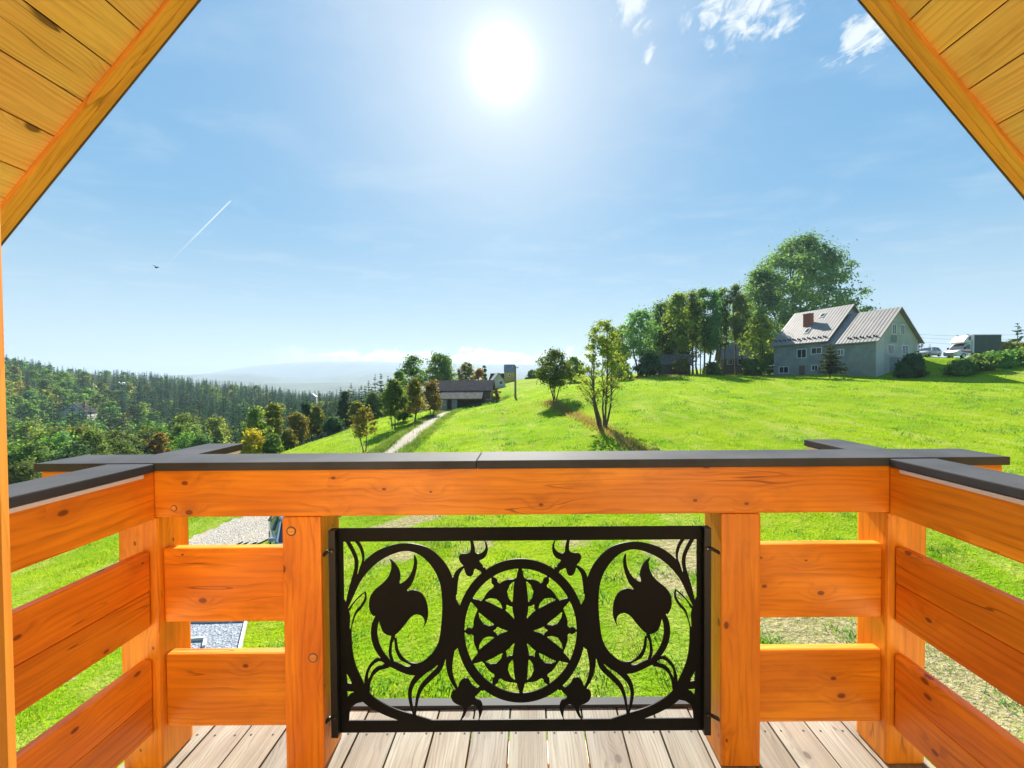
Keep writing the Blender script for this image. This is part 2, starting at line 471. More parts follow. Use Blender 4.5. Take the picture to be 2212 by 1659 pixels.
def leaves(name, c1, c2, c3, trans=0.52, var=0.25, hue=0.03, gloss=0.012):
    """mixed leaf colours in clumps, part of the light passing through"""
    mt, t = new_mat(name)
    co = t.n('ShaderNodeTexCoord', out=3)
    rnd = t.n('ShaderNodeObjectInfo', out=5)
    n1 = t.noise(t.vm('ADD', co, t.combine(t.m('MULTIPLY', rnd, 40.0), 0.0, 0.0)), 0.55, 3, 0.6)
    n2 = t.noise(co, 3.5, 2, 0.6)
    c = t.mix(t.smooth(n1, 0.36, 0.62), c1, c2)
    c = t.mix(t.m('MULTIPLY', t.smooth(n2, 0.5, 0.72), 0.7), c, c3)
    c = t.n('ShaderNodeHueSaturation', {'Hue': t.m('ADD', 0.5 - hue, t.m('MULTIPLY', rnd, 2 * hue)), 'Saturation': 1.0,
                                        'Value': t.m('ADD', 1.0 - var, t.m('MULTIPLY', rnd, 2 * var)), 'Color': c})
    d = t.n('ShaderNodeBsdfDiffuse', {'Color': c})
    tc = t.vm('MULTIPLY', c, (1.55, 1.45, 0.8))
    tr = t.n('ShaderNodeBsdfTranslucent', {'Color': tc})
    s = t.n('ShaderNodeMixShader', {0: trans, 1: d, 2: tr})
    gl = t.n('ShaderNodeBsdfGlossy', {'Color': (0.9, 0.95, 1.0), 'Roughness': 0.65})
    finish(t, t.n('ShaderNodeMixShader', {0: gloss, 1: s, 2: gl}))
leaves('leaf_green', (0.070, 0.145, 0.034), (0.135, 0.225, 0.048), (0.22, 0.28, 0.065))
leaves('leaf_bright', (0.075, 0.17, 0.035), (0.15, 0.25, 0.045), (0.25, 0.31, 0.07))
leaves('leaf_dark', (0.035, 0.085, 0.034), (0.065, 0.13, 0.042), (0.10, 0.165, 0.05))
leaves('leaf_poplar', (0.085, 0.18, 0.072), (0.155, 0.26, 0.090), (0.28, 0.34, 0.13))
leaves('leaf_yellow', (0.26, 0.20, 0.022), (0.40, 0.27, 0.025), (0.22, 0.22, 0.04))
leaves('leaf_olive', (0.13, 0.185, 0.036), (0.22, 0.26, 0.042), (0.32, 0.30, 0.06))
leaves('leaf_rust', (0.16, 0.17, 0.038), (0.25, 0.20, 0.045), (0.14, 0.19, 0.04))
leaves('needle', (0.022, 0.068, 0.040), (0.042, 0.105, 0.052), (0.075, 0.135, 0.06), trans=0.28)
leaves('needle_warm', (0.04, 0.07, 0.018), (0.07, 0.10, 0.024), (0.13, 0.14, 0.03), trans=0.25)
leaves('blade', (0.10, 0.22, 0.005), (0.23, 0.39, 0.008), (0.36, 0.40, 0.035), trans=0.5, var=0.0, hue=0.0, gloss=0.0)
leaves('blade_dry', (0.32, 0.24, 0.11), (0.24, 0.20, 0.07), (0.18, 0.25, 0.04), trans=0.4, var=0.0, hue=0.0, gloss=0.0)

# ================================================================== TERRAIN
# control points (X, Y, height relative to the eye)
CP = [(5, -10, -7.2), (40, -10, -7.4), (-20, -10, -8.5), (-60, -10, -14), (5, 2, -6.3), (40, 0, -6.5), (20, 12, -5.3), (60, 15, -4.9), (15, 25, -3.9), (40, 30, -3.3), (80, 25, -3.2),
      (12, 40, -2.25), (25, 48, -1.4), (40, 48, -1.3), (5.3, 28.5, -3.55), (2.9, 44, -2.45), (22, 60, -0.35), (35, 60, -0.25),
      (50, 57, -0.25), (45, 72, -0.15), (40, 66, -0.2), (50, 50, -0.75), (63, 50, 0.55), (75, 46, 0.75), (57, 55.5, 0.4), (58, 60, 2.2), (63, 59, 2.25), (66, 56, 1.5), (75, 60, 2.4), (75, 55, 1.9), (90, 60, 2.8), (95, 48, 1.6),
      (21, 72, 0.0), (30, 78, 0.0), (20, 90, 0.0), (50, 90, 1.2), (80, 80, 2.6), (110, 100, 3.2), (0, 125, -2.5), (40, 150, 0), (100, 200, 0), (10, 75, -1.1),
      (-2, 58, -3.07), (-5.3, 105, -1.0), (-2.6, 24, -4.8), (-1, 40, -3.95), (1, 10, -5.6), (-4, 75, -2.4), (6, 100, -0.6),
      (-9.6, 28, -5.3), (-10.3, 48, -4.5), (-4.7, 62, -3.25), (-13.5, 58, -4.9), (-21.7, 34, -6.5), (-20, 45, -5.9), (-19.6, 55, -5.3),
      (-9.5, 15, -6.9), (-15, 8, -7.4), (-15, 21, -7.0), (-27, 15, -9), (-32, 30, -10), (-32, 50, -10), (-28, 68, -8.5),
      (-50, 20, -15), (-60, 45, -19), (-90, 60, -24), (-90, 100, -26), (-60, 80, -18), (-150, 110, -27), (-140, 60, -22), (-200, 160, -21), (-200, 90, -17),
      (-260, 200, -9), (-330, 250, 2), (-420, 320, 9), (-420, 200, 14), (-300, 120, 2), (-250, 300, -11), (-350, 380, -3), (-150, 250, -29), (-100, 200, -28), (-110, 330, -34), (-60, 150, -22), (-200, 420, -36),
      (-21, 85, -6.5), (-10, 90, -2.8), (-32, 105, -11), (-20, 140, -10), (0, 200, -14), (0, 330, -45), (-60, 450, -55), (100, 450, -40), (300, 300, -20), (300, 100, 4), (300, -20, -5), (-350, 20, -10), (-480, 480, -30), (250, 480, -50)]
CPa = np.array(CP, dtype=float)
def _tps_fit(P, z, lam=0.6):
    n = len(P)
    r = np.linalg.norm(P[:, None] - P[None], axis=2)
    K = np.where(r > 0, r * r * np.log(np.maximum(r, 1e-9)), 0) + lam * 8 * np.eye(n)
    Q = np.hstack([np.ones((n, 1)), P])
    A = np.vstack([np.hstack([K, Q]), np.hstack([Q.T, np.zeros((3, 3))])])
    return np.linalg.solve(A, np.concatenate([z, np.zeros(3)]))
_W = _tps_fit(CPa[:, :2], CPa[:, 2])
def hgt(x, y):
    """ground height (world z, deck = 0)"""
    x = np.atleast_1d(np.asarray(x, float)); y = np.atleast_1d(np.asarray(y, float))
    out = np.zeros(x.shape)
    xf, yf = x.ravel(), y.ravel()
    res = np.empty(xf.shape)
    for s in range(0, len(xf), 20000):
        q = np.stack([xf[s:s + 20000], yf[s:s + 20000]], 1)
        r2 = ((q[:, None] - CPa[None, :, :2]) ** 2).sum(2)
        K = np.where(r2 > 0, 0.5 * r2 * np.log(np.maximum(r2, 1e-12)), 0)
        res[s:s + 20000] = K @ _W[:len(CPa)] + _W[-3] + q @ _W[-2:]
    # small natural unevenness, fading in away from the house
    res += 0.05 * np.sin(xf * 0.9 + 1.3) * np.sin(yf * 0.7) + 0.12 * np.sin(xf * 0.21 + yf * 0.13)
    return (res + EYE).reshape(x.shape)
def hz(x, y):
    return float(hgt(x, y)[0])
def gp(px, py, y0=4.0, y1=300.0):
    """where the ray through that place meets the ground"""
    d = ray(px, py)
    ys = np.geomspace(y0, y1, 900)
    X = d.x / d.y * ys; Z = EYE + d.z / d.y * ys
    below = Z < hgt(X, ys)
    i = int(np.argmax(below)) if below.any() else len(ys) - 1
    return Vector((X[i], ys[i], float(hgt(X[i], ys[i])[0])))
def ground_at(px, Y):
    d = ray(px, 815)
    x = d.x / d.y * Y
    return Vector((x, Y, hz(x, Y)))
def height_to(px, ytop, Y):
    """real height of a thing standing at depth Y whose top is seen at ytop"""
    g = ground_at(px, Y)
    return at(px, ytop, Y).z - g.z

def axis_vals(segs):
    out = []
    for a, b, s in segs:
        out += list(np.arange(a, b, s))
    out.append(segs[-1][1])
    return np.array(out)
xs = axis_vals([(-600, -120, 12), (-120, -40, 4), (-40, -16, 1.2), (-16, 20, 0.6), (20, 70, 1.0), (70, 120, 3), (120, 360, 15)])
ys = axis_vals([(-40, 2, 3), (2, 40, 0.6), (40, 110, 1.2), (110, 200, 5), (200, 520, 16)])
GX, GY = np.meshgrid(xs, ys)
GZ = hgt(GX, GY)
nx_, ny_ = len(xs), len(ys)
idx = np.arange(nx_ * ny_).reshape(ny_, nx_)
Fq = np.stack([idx[:-1, :-1].ravel(), idx[:-1, 1:].ravel(), idx[1:, 1:].ravel(), idx[1:, :-1].ravel()], 1)

mt, t = new_mat('meadow')
co = t.n('ShaderNodeTexCoord', out=3)
n1 = t.noise(co, 0.16, 4, 0.6)
n2 = t.noise(co, 1.3, 4, 0.62)
n3 = t.noise(co, 9.0, 4, 0.7)
c = t.mix(t.smooth(n1, 0.35, 0.65), (0.15, 0.27, 0.008), (0.235, 0.330, 0.010))
n4 = t.noise(t.mapping(co, (1.0, 0.35, 1.0), rot=(0, 0, 0.25)), 0.55, 4, 0.65)
c = t.mix(t.m('MULTIPLY', t.smooth(n4, 0.5, 0.68), 0.7), c, (0.33, 0.36, 0.075))
c = t.mix(t.m('MULTIPLY', t.smooth(n2, 0.48, 0.72), 0.6), c, (0.29, 0.30, 0.05))
c = t.mix(t.m('MULTIPLY', t.smooth(n3, 0.52, 0.72), 0.75), c, (0.09, 0.16, 0.014))
bare = t.n('ShaderNodeAttribute', attribute_name='bare', out=2)
bm_ = t.smooth(t.m('ADD', bare, t.m('MULTIPLY', t.m('SUBTRACT', n2, 0.5), 0.9)), 0.42, 0.72)
c = t.mix(bm_, c, t.mix(t.smooth(n3, 0.3, 0.7), (0.24, 0.22, 0.08), (0.40, 0.34, 0.20)))
dry = t.n('ShaderNodeAttribute', attribute_name='dry', out=2)
dm = t.smooth(t.m('ADD', dry, t.m('MULTIPLY', t.m('SUBTRACT', n2, 0.5), 0.9)), 0.35, 0.8)
c = t.mix(dm, c, t.mix(n3, (0.19, 0.16, 0.06), (0.32, 0.25, 0.12)))
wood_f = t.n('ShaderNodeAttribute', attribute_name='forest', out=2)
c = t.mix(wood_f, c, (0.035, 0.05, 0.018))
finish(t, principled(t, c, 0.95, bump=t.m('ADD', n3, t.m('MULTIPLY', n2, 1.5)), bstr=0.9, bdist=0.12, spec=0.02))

me = np_mesh('meadow', np.stack([GX.ravel(), GY.ravel(), GZ.ravel()], 1), Fq, 'meadow', smooth=True)
def seg_dist(P, pts):
    d = np.full(P.shape[0], 1e9)
    for a, b in zip(pts[:-1], pts[1:]):
        a = np.array(a[:2], float); b = np.array(b[:2], float)
        ab = b - a
        tt = np.clip(((P - a) @ ab) / (ab @ ab), 0, 1)
        d = np.minimum(d, np.linalg.norm(P - (a + tt[:, None] * ab), axis=1))
    return d
P2 = np.stack([GX.ravel(), GY.ravel()], 1)
def spot(cx_, cy_, rx, ry):
    return np.clip(1.35 - np.hypot((P2[:, 0] - cx_) / rx, (P2[:, 1] - cy_) / ry), 0, 1)
ditch_pts = [gp(1185, 868), gp(1215, 885), gp(1260, 905), gp(1300, 925), gp(1345, 950), gp(1400, 985), gp(1480, 1030)]
bare = np.zeros(len(P2))
for px, py, rx, ry in [(880, 1128, 2.6, 0.8), (1480, 1190, 1.4, 1.6), (1440, 1260, 1.0, 0.8), (850, 1200, 1.2, .8), (1735, 1360, 2.2, 0.7), (2080, 1500, 1.2, 1.0), (1250, 1170, .8, .5),
                       (540, 1140, 3.0, 1.4), (1070, 870, 1.5, 1.2), (1040, 1180, 0.8, .5), (2150, 1440, 1.6, 1.0), (90, 1480, 0.8, 0.5)]:
    g = gp(px, py)
    bare = np.maximum(bare, spot(g.x, g.y, rx, ry))
dry = np.clip(1.2 - seg_dist(P2, ditch_pts) / 0.8, 0, 1) * 0.8
dry = np.maximum(dry, 0.7 * spot(26, 69, 16, 4))
offd = [(p.x - 1.6, p.y - 0.4) for p in ditch_pts]
dry = np.maximum(dry, 0.55 * np.clip(1.2 - seg_dist(P2, offd) / 0.45, 0, 1))
dry = np.maximum(dry, 0.55 * np.clip(1.2 - seg_dist(P2, [gp(1050, 965), gp(1075, 920), gp(1100, 880)]) / 0.7, 0, 1))
for trk in ([gp(1150, 975), gp(1140, 930), gp(1128, 890), gp(1118, 860)], [gp(1010, 975), gp(1050, 920), gp(1085, 880)], [gp(1600, 965), gp(1560, 900), gp(1520, 850)], [gp(1690, 965), gp(1640, 900), gp(1590, 850)]):
    dry = np.maximum(dry, 0.5 * np.clip(1.2 - seg_dist(P2, trk) / 0.5, 0, 1))
dry = np.maximum(dry, 0.45 * spot(-3, 90, 14, 22))
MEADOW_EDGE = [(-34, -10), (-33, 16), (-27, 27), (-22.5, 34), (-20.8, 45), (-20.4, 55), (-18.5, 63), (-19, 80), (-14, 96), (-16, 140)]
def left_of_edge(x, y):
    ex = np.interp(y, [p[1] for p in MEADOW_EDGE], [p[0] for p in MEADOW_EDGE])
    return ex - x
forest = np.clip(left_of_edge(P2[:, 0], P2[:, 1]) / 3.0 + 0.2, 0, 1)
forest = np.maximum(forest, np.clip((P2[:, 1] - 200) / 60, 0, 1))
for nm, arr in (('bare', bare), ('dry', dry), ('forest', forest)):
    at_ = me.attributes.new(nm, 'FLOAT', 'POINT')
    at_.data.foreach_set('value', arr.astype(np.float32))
tag(mesh_obj('meadow', me), kind='structure')

# far plain and blue ridges
def polar_plain():
    v, f = [], []
    rs = [430, 700, 1200, 2200, 3800, 5200, 6900]
    n = 64
    for r_ in rs:
        for k in range(n):
            a = 2 * math.pi * k / n
            v.append((r_ * math.cos(a), r_ * math.sin(a), -68 if r_ > 500 else -62))
    for i in range(len(rs) - 1):
        for k in range(n):
            f.append((i * n + k, i * n + (k + 1) % n, (i + 1) * n + (k + 1) % n, (i + 1) * n + k))
    return v, f
tag(mesh_obj('valley_plain', pydata('valley_plain', *polar_plain()), 'far_hill'), kind='structure')
def ridge(name, D, table, depth, rough, seed):
    r_ = np.random.default_rng(seed)
    pxs = np.linspace(100, 2100, 200)
    tp = np.array(table, float)
    ycr = np.interp(pxs, tp[:, 0], tp[:, 1])
    ph = r_.uniform(0, 6.28, 6)
    wob = sum(np.sin(pxs / (260 / (k + 1) ** 1.3) + ph[k]) / (k + 1) ** 1.1 for k in range(6)) * rough
    v, f = [], []
    prof = [(-1.0, 0.0), (-0.62, 0.42), (-0.3, 0.80), (0.0, 1.0), (0.4, 0.6), (1.0, 0.0)]
    for i, px in enumerate(pxs):
        p = at(px, ycr[i] + wob[i], D)
        for (o_, hh) in prof:
            zz = -70 + (p.z + 70) * hh + (r_.normal() * 0.02 * (p.z + 70) if 0 < hh < 1 else 0)
            v.append((p.x * (1 + o_ * depth / D), D + o_ * depth, zz))
    m_ = len(prof)
    for i in range(len(pxs) - 1):
        for k in range(m_ - 1):
            f.append((i * m_ + k, (i + 1) * m_ + k, (i + 1) * m_ + k + 1, i * m_ + k + 1))
    tag(mesh_obj(name, pydata(name, v, f, None, True), 'far_hill'), kind='structure')
ridge('hills', 1900, [(-2500, 822), (300, 826), (450, 822), (540, 825), (600, 829), (680, 828), (790, 826), (900, 824), (1300, 822), (4800, 822)], 500, 0.8, 1)
ridge('hills', 3400, [(-2500, 812), (400, 810), (537, 806), (580, 811), (630, 816), (670, 818), (705, 815), (760, 808), (800, 805), (1000, 803), (4800, 806)], 700, 0.6, 2)
ridge('mountains', 5600, [(-2500, 815), (380, 815), (440, 807), (500, 797), (545, 790), (620, 783), (700, 780), (800, 781), (900, 785), (1300, 792), (4800, 806)], 1000, 0.8, 3)

# path along the meadow, gravel by the house
mt, t = new_mat('gravel_path')
co = t.n('ShaderNodeTexCoord', out=3)
n1 = t.noise(co, 1.2, 4, 0.6); n2 = t.noise(co, 14.0, 3, 0.7)
c = t.mix(n2, (0.20, 0.17, 0.13), (0.36, 0.32, 0.26))
c = t.mix(t.m('MULTIPLY', t.smooth(n1, 0.55, 0.75), 0.6), c, (0.17, 0.21, 0.05))
finish(t, principled(t, c, 0.95, bump=n2, bstr=0.6, bdist=0.03))
mt, t = new_mat('gravel_grey')
co = t.n('ShaderNodeTexCoord', out=3)
vo = t.n('ShaderNodeTexVoronoi', {'Vector': co, 'Scale': 24.0}, out=None)
n2 = t.noise(co, 30.0, 3, 0.7)
g_ = t.n('ShaderNodeSeparateColor', {0: vo.outputs[1]}, out=0)
c = t.mix(g_, (0.10, 0.12, 0.15), (0.34, 0.37, 0.42))
finish(t, principled(t, c, 0.9, bump=vo.outputs[0], bstr=0.8, bdist=0.03))
mt, t = new_mat('gravel_pale')
co = t.n('ShaderNodeTexCoord', out=3)
vo = t.n('ShaderNodeTexVoronoi', {'Vector': co, 'Scale': 16.0}, out=None)
g_ = t.n('ShaderNodeSeparateColor', {0: vo.outputs[1]}, out=0)
c = t.mix(g_, (0.23, 0.20, 0.165), (0.40, 0.365, 0.31))
n1 = t.noise(co, 0.9, 4, 0.6)
c = t.mix(t.m('MULTIPLY', t.smooth(n1, 0.52, 0.7), 0.55), c, (0.42, 0.34, 0.20))
finish(t, principled(t, c, 0.9, bump=vo.outputs[0], bstr=0.8, bdist=0.04))

def strip(name, pts, widths, mat, lift=0.035, sub=20, across=9):
    P = [Vector((p[0], p[1], 0)) for p in pts]
    cen, wid = [], []
    for i in range(len(P) - 1):
        p0, p1, p2, p3 = P[max(i - 1, 0)], P[i], P[i + 1], P[min(i + 2, len(P) - 1)]
        for k in range(sub):
            s = k / sub
            cen.append(0.5 * ((2 * p1) + (p2 - p0) * s + (2 * p0 - 5 * p1 + 4 * p2 - p3) * s * s + (3 * p1 - p0 - 3 * p2 + p3) * s ** 3))
            wid.append(widths[i] * (1 - s) + widths[i + 1] * s)
    cen.append(P[-1]); wid.append(widths[-1])
    v, f = [], []
    for i, p in enumerate(cen):
        d = (cen[min(i + 1, len(cen) - 1)] - cen[max(i - 1, 0)]).normalized()
        n = Vector((-d.y, d.x, 0))
        wj = wid[i] * (1 + 0.12 * math.sin(i * 1.7) + 0.08 * math.sin(i * 0.6 + 1))
        for k in range(across):
            q = p + n * wj * (k / (across - 1) - 0.5)
            v.append((q.x, q.y, hz(q.x, q.y) + lift))
    for i in range(len(cen) - 1):
        for k in range(across - 1):
            f.append((i * across + k, i * across + k + 1, (i + 1) * across + k + 1, (i + 1) * across + k))
    o = mesh_obj(name, pydata(name, v, f, None, True), mat)
    tag(o, kind='structure')
    return cen
path_pts = [gp(800, 1020), gp(835, 985), gp(868, 962), gp(905, 930), gp(940, 905), gp(968, 890), gp(1000, 882), gp(1040, 875), gp(1078, 862)]
PATH = strip('gravel_path', path_pts, [1.6, 1.6, 1.5, 1.5, 1.6, 1.7, 1.5, 1.3, 1.8], 'gravel_path')
dr = [gp(395, 1195), gp(500, 1150), gp(560, 1135), gp(650, 1130), gp(720, 1126)]
DRIVE = strip('gravel_drive', dr, [2.2, 3.2, 4.0, 3.4, 1.6], 'gravel_pale', lift=0.06)

# haze box: pale even air round everything, the sky outside it
mt = bpy.data.materials.new('haze_air'); mt.use_nodes = True
mt.node_tree.nodes.clear()
t = NT(mt.node_tree); MATS['haze_air'] = mt
vol = t.n('ShaderNodeVolumePrincipled', {'Color': (0.52, 0.66, 0.80), 'Density': 2.4e-4, 'Anisotropy': 0.15})
t.n('ShaderNodeOutputMaterial', {'Volume': vol}, out=None)
hb = MB(); hb.box((-7200, -1200, -90), (7200, 7200, 290))
tag(hb.build('haze', 'haze_air'), 'thin pale blue air fading the far hills', None, None, 'stuff')

# ================================================================== BALCONY
DF = 1.376                                  # front face of the front railing
PT = 0.138                                  # post and beam thickness
XL = (at(335, 1100, DF).x + at(347, 1500, DF).x) / 2
XR = (at(1915, 1090, DF).x + at(1921, 1500, DF).x) / 2
ZT = (at(420, 1016, DF).z + at(1830, 1007, DF).z) / 2     # beam top / cap underside
ZB = (at(420, 1117, DF).z + at(1830, 1108, DF).z) / 2     # beam bottom
INS = 0.022                                 # boards sit back from the post faces
BD = DF + INS
b2 = [(at(480, a, BD).z + at(1770, b, BD).z) / 2 for a, b in ((1181, 1178), (1340, 1338))]
b3 = [(at(480, a, BD).z + at(1770, b, BD).z) / 2 for a, b in ((1406, 1410), (1565, 1564))]
PL = ((at(609, 1150, DF).x + at(619, 1600, DF).x) / 2, (at(691, 1150, DF).x + at(703, 1600, DF).x) / 2)
PR = ((at(1557, 1150, DF).x + at(1558, 1600, DF).x) / 2, (at(1643, 1150, DF).x + at(1642, 1600, DF).x) / 2)
_d = ray(1124, 1530); DECK_END = -EYE * _d.y / _d.z
WALL_Y = -0.12
BT = 0.034                                  # board thickness
STUB = 0.40
# --- deck
deck = empty('balcony_deck', (0, 0.9, 0), kind='structure')
def on_deck(px, py):
    d = ray(px, py); return d.x * (-EYE / d.z)
xj = on_deck(1101, 1588)
j = -11
PITCHP = (on_deck(1348, 1588) - on_deck(1018.5, 1588)) / 4
plank_mb = None
XD0, XD1 = XL - PT - 0.03, XR + PT + 0.03
while True:
    x0 = xj + PITCHP * j; x1 = x0 + PITCHP - 0.006
    j += 1
    if x1 < XD0: continue
    if x0 > XD1: break
    x0 = max(x0, XD0); x1 = min(x1, XD1)
    if x1 - x0 < 0.02: continue
    dzj = random.uniform(-0.0015, 0.0015)
    pl = timber('plank', (x0, WALL_Y, -0.028 + dzj), (x1, DECK_END - 0.002 + random.uniform(-0.003, 0.003), dzj), 'y', 'deck_wood', deck, 0.003)
    sm = MB()
    for yy in (0.9, DECK_END - 0.115, DECK_END - 0.055):
        for fx in (0.2, 0.8):
            cx_ = x0 + (x1 - x0) * fx + random.uniform(-0.006, 0.006)
            sm.cyl((cx_, yy, dzj - 0.004), (cx_, yy, dzj + 0.0008), 0.0042, n=8)
    sm.build('screw_heads', 'dark_gasket', pl)
timber('joist', (XD0, 0.5, -0.17), (XD1, 0.6, -0.032), 'x', 'stained_wood', deck)
timber('joist', (XD0, 1.42, -0.17), (XD1, 1.52, -0.032), 'x', 'stained_wood', deck)
box('edge_flashing', (XD0 - 0.01, DECK_END + 0.002, -0.10), (XD1 + 0.01, DECK_END + 0.012, 0.012), 'grey_flashing', deck)
box('edge_gutter', (XD0 - 0.01, DECK_END + 0.014, -0.06), (XD1 + 0.01, DECK_END + 0.060, -0.002), 'grey_flashing', deck, 0.004)

# --- railings
def cap(name, lo, hi, parent):
    return box(name, lo, hi, 'cap_metal', parent, 0.004)
OV = 0.012; CT = 0.030
front = empty('balcony_railing', (0, DF, 0), 'stained timber balcony railing facing the meadow, broken by the metal panel', 'railing', 'balcony railings')
timber('top_beam', (XL - STUB, DF, ZB), (XR + STUB, DF + PT, ZT), 'x', 'stained_wood', front, 0.006)
xs_seam = at(1030, 995, DF).x
cap('cap', (XL - STUB - OV, DF - OV, ZT + 0.001), (xs_seam - 0.001, DF + PT + OV, ZT + CT), front)
cap('cap', (xs_seam + 0.001, DF - OV, ZT + 0.001), (XR + STUB + OV, DF + PT + OV, ZT + CT + 0.0012), front)
for (a, b) in (PL, PR):
    timber('post', (a, DF - 0.002, 0.002), (b, DF + PT - 0.004, ZB - 0.001), 'z', 'stained_wood', front, 0.006)
for x0, x1 in ((XL, PL[0]), (PR[1], XR)):
    for (zt, zb) in (b2, b3):
        timber('board', (x0 + 0.002, BD, zb), (x1 - 0.001, BD + BT, zt), 'x', 'stained_wood', front, 0.007)
# plugs over the screws
def plug(x, y, z, r_, parent):
    m_ = MB(); m_.cyl((x, y + 0.004, z), (x, y - 0.0015, z), r_, r_ * 0.93, n=16)
    o = m_.build('wood_plug', 'barge_wood', parent)
    m2 = MB(); m2.cyl((x, y + 0.004, z), (x, y - 0.0006, z), r_ * 1.28, n=16)
    m2.build('plug_ring', 'old_boards', o)
for px, py in ((630, 1147), (677, 1420)):
    p = at(px, py, DF)
    plug(p.x, DF - 0.002, p.z, 0.0135, front)
p = at(376, 1098, DF); plug(p.x, DF, p.z, 0.009, front)
for side, label in ((-1, 'stained timber side railing between the door jamb and the valley-side corner'),
                    (1, 'stained timber side railing between the house wall and the corner towards the grey house')):
    XI = XL if side < 0 else XR                    # inner face
    sr = empty('balcony_railing', (XI, 0.8, 0), label, 'railing', 'balcony railings')
    XO = XI + side * PT
    lo, hi = min(XI, XO), max(XI, XO)
    timber('corner_post', (lo, DF + 0.001, 0.002), (hi, DF + PT - 0.003, ZB - 0.001), 'z', 'stained_wood', sr, 0.010)
    timber('top_beam', (lo, WALL_Y, ZB - 0.004), (hi, DF - 0.0015, ZT - 0.002), 'y', 'stained_wood', sr, 0.006)
    timber('beam_end', (lo, DF + PT + 0.0015, ZB - 0.004), (hi, DF + STUB, ZT - 0.002), 'y', 'stained_wood', sr, 0.006)
    cap('cap', (lo - OV, WALL_Y, ZT - 0.001), (hi + OV, DF - OV - 0.002, ZT + CT - 0.002), sr)
    cap('cap', (lo - OV, DF + PT + OV + 0.002, ZT - 0.001), (hi + OV, DF + STUB + OV, ZT + CT - 0.002), sr)
    xi0, xi1 = (XI - side * 0.0105, XI - side * 0.0005)
    box('white_strip', (min(xi0, xi1), WALL_Y, ZT - 0.014), (max(xi0, xi1), DF - 0.05, ZT - 0.002), 'white_strip', sr)
    box('white_strip', (min(xi0, xi1), DF + PT + 0.02, ZT - 0.013), (max(xi0, xi1), DF + STUB - 0.005, ZT - 0.002), 'white_strip', sr)
    bx0, bx1 = XI + side * INS, XI + side * (INS + BT)
    for q, (zt, zb) in enumerate((b2, b3)):
        zm = zb + (zt - zb) * (0.48 if side < 0 else 0.52)
        # each wide board is a pair of planks glued edge to edge
        timber('board', (min(bx0, bx1), WALL_Y, zm + 0.0008), (max(bx0, bx1), DF - 0.003, zt), 'y', 'stained_wood', sr, 0.005)
        timber('board', (min(bx0, bx1) + 0.001, WALL_Y, zb), (max(bx0, bx1) - 0.001, DF - 0.003, zm - 0.0008), 'y', 'stained_wood', sr, 0.005)

# ================================================================== ORNAMENTAL METAL PANEL
PY = DF + 0.040                             # panel plane
S3 = 0.3056 * PY / F                        # metres per tracing unit
AXC = 1415.0
def catmull(pts, n=14, closed=False):
    P = np.array(pts, float); out = []
    m_ = len(P)
    rngi = range(m_) if closed else range(m_ - 1)
    for i in rngi:
        if closed:
            p0, p1, p2, p3 = P[(i - 1) % m_], P[i], P[(i + 1) % m_], P[(i + 2) % m_]
        else:
            p0, p1, p2, p3 = P[max(i - 1, 0)], P[i], P[i + 1], P[min(i + 2, m_ - 1)]
        for k in range(n):
            s = k / n
            out.append(0.5 * ((2 * p1) + (p2 - p0) * s + (2 * p0 - 5 * p1 + 4 * p2 - p3) * s * s + (3 * p1 - p0 - 3 * p2 + p3) * s ** 3))
    if not closed:
        out.append(P[-1])
    return np.array(out)
STEP = 3.2
gx = np.arange(60, AXC + STEP * 2, STEP); gy = np.arange(100, 1590, STEP)
QX, QY = np.meshgrid(gx, gy)
FIELD = np.full(QX.shape, 1e3)              # signed distance, inside negative
def window(x0, x1, y0, y1, pad=40):
    i0 = max(0, int((x0 - pad - gx[0]) / STEP)); i1 = min(len(gx), int((x1 + pad - gx[0]) / STEP) + 2)
    j0 = max(0, int((y0 - pad - gy[0]) / STEP)); j1 = min(len(gy), int((y1 + pad - gy[0]) / STEP) + 2)
    return slice(j0, j1), slice(i0, i1)
def ribbon(pts, n=12):
    """pts (x, y, width): variable-width stroke"""
    C = catmull(pts, n)
    w_ = window(C[:, 0].min(), C[:, 0].max(), C[:, 1].min(), C[:, 1].max(), 110)
    X, Y = QX[w_], QY[w_]
    best = np.full(X.shape, 1e3)
    for a, b in zip(C[:-1], C[1:]):
        ab = b[:2] - a[:2]
        L2 = max(ab @ ab, 1e-9)
        s = np.clip(((X - a[0]) * ab[0] + (Y - a[1]) * ab[1]) / L2, 0, 1)
        d = np.hypot(X - a[0] - s * ab[0], Y - a[1] - s * ab[1]) - 0.5 * (a[2] + s * (b[2] - a[2]))
        best = np.minimum(best, d)
    FIELD[w_] = np.minimum(FIELD[w_], best)
def poly_sd(C, X, Y):
    d = np.full(X.shape, 1e9); ins = np.zeros(X.shape, bool)
    for a, b in zip(C, np.roll(C, -1, axis=0)):
        ab = b - a
        L2 = max(ab @ ab, 1e-9)
        s = np.clip(((X - a[0]) * ab[0] + (Y - a[1]) * ab[1]) / L2, 0, 1)
        d = np.minimum(d, np.hypot(X - a[0] - s * ab[0], Y - a[1] - s * ab[1]))
        if a[1] != b[1]:
            cond = ((a[1] > Y) != (b[1] > Y)) & (X < (b[0] - a[0]) * (Y - a[1]) / (b[1] - a[1]) + a[0])
            ins ^= cond
    return np.where(ins, -d, d)
def shape(pts, cut=False, smooth=True, n=6):
    C = catmull(pts, n, True) if smooth else np.array(pts, float)
    w_ = window(C[:, 0].min(), C[:, 0].max(), C[:, 1].min(), C[:, 1].max(), 40)
    sd_ = poly_sd(C, QX[w_], QY[w_])
    FIELD[w_] = np.maximum(FIELD[w_], -sd_) if cut else np.minimum(FIELD[w_], sd_)
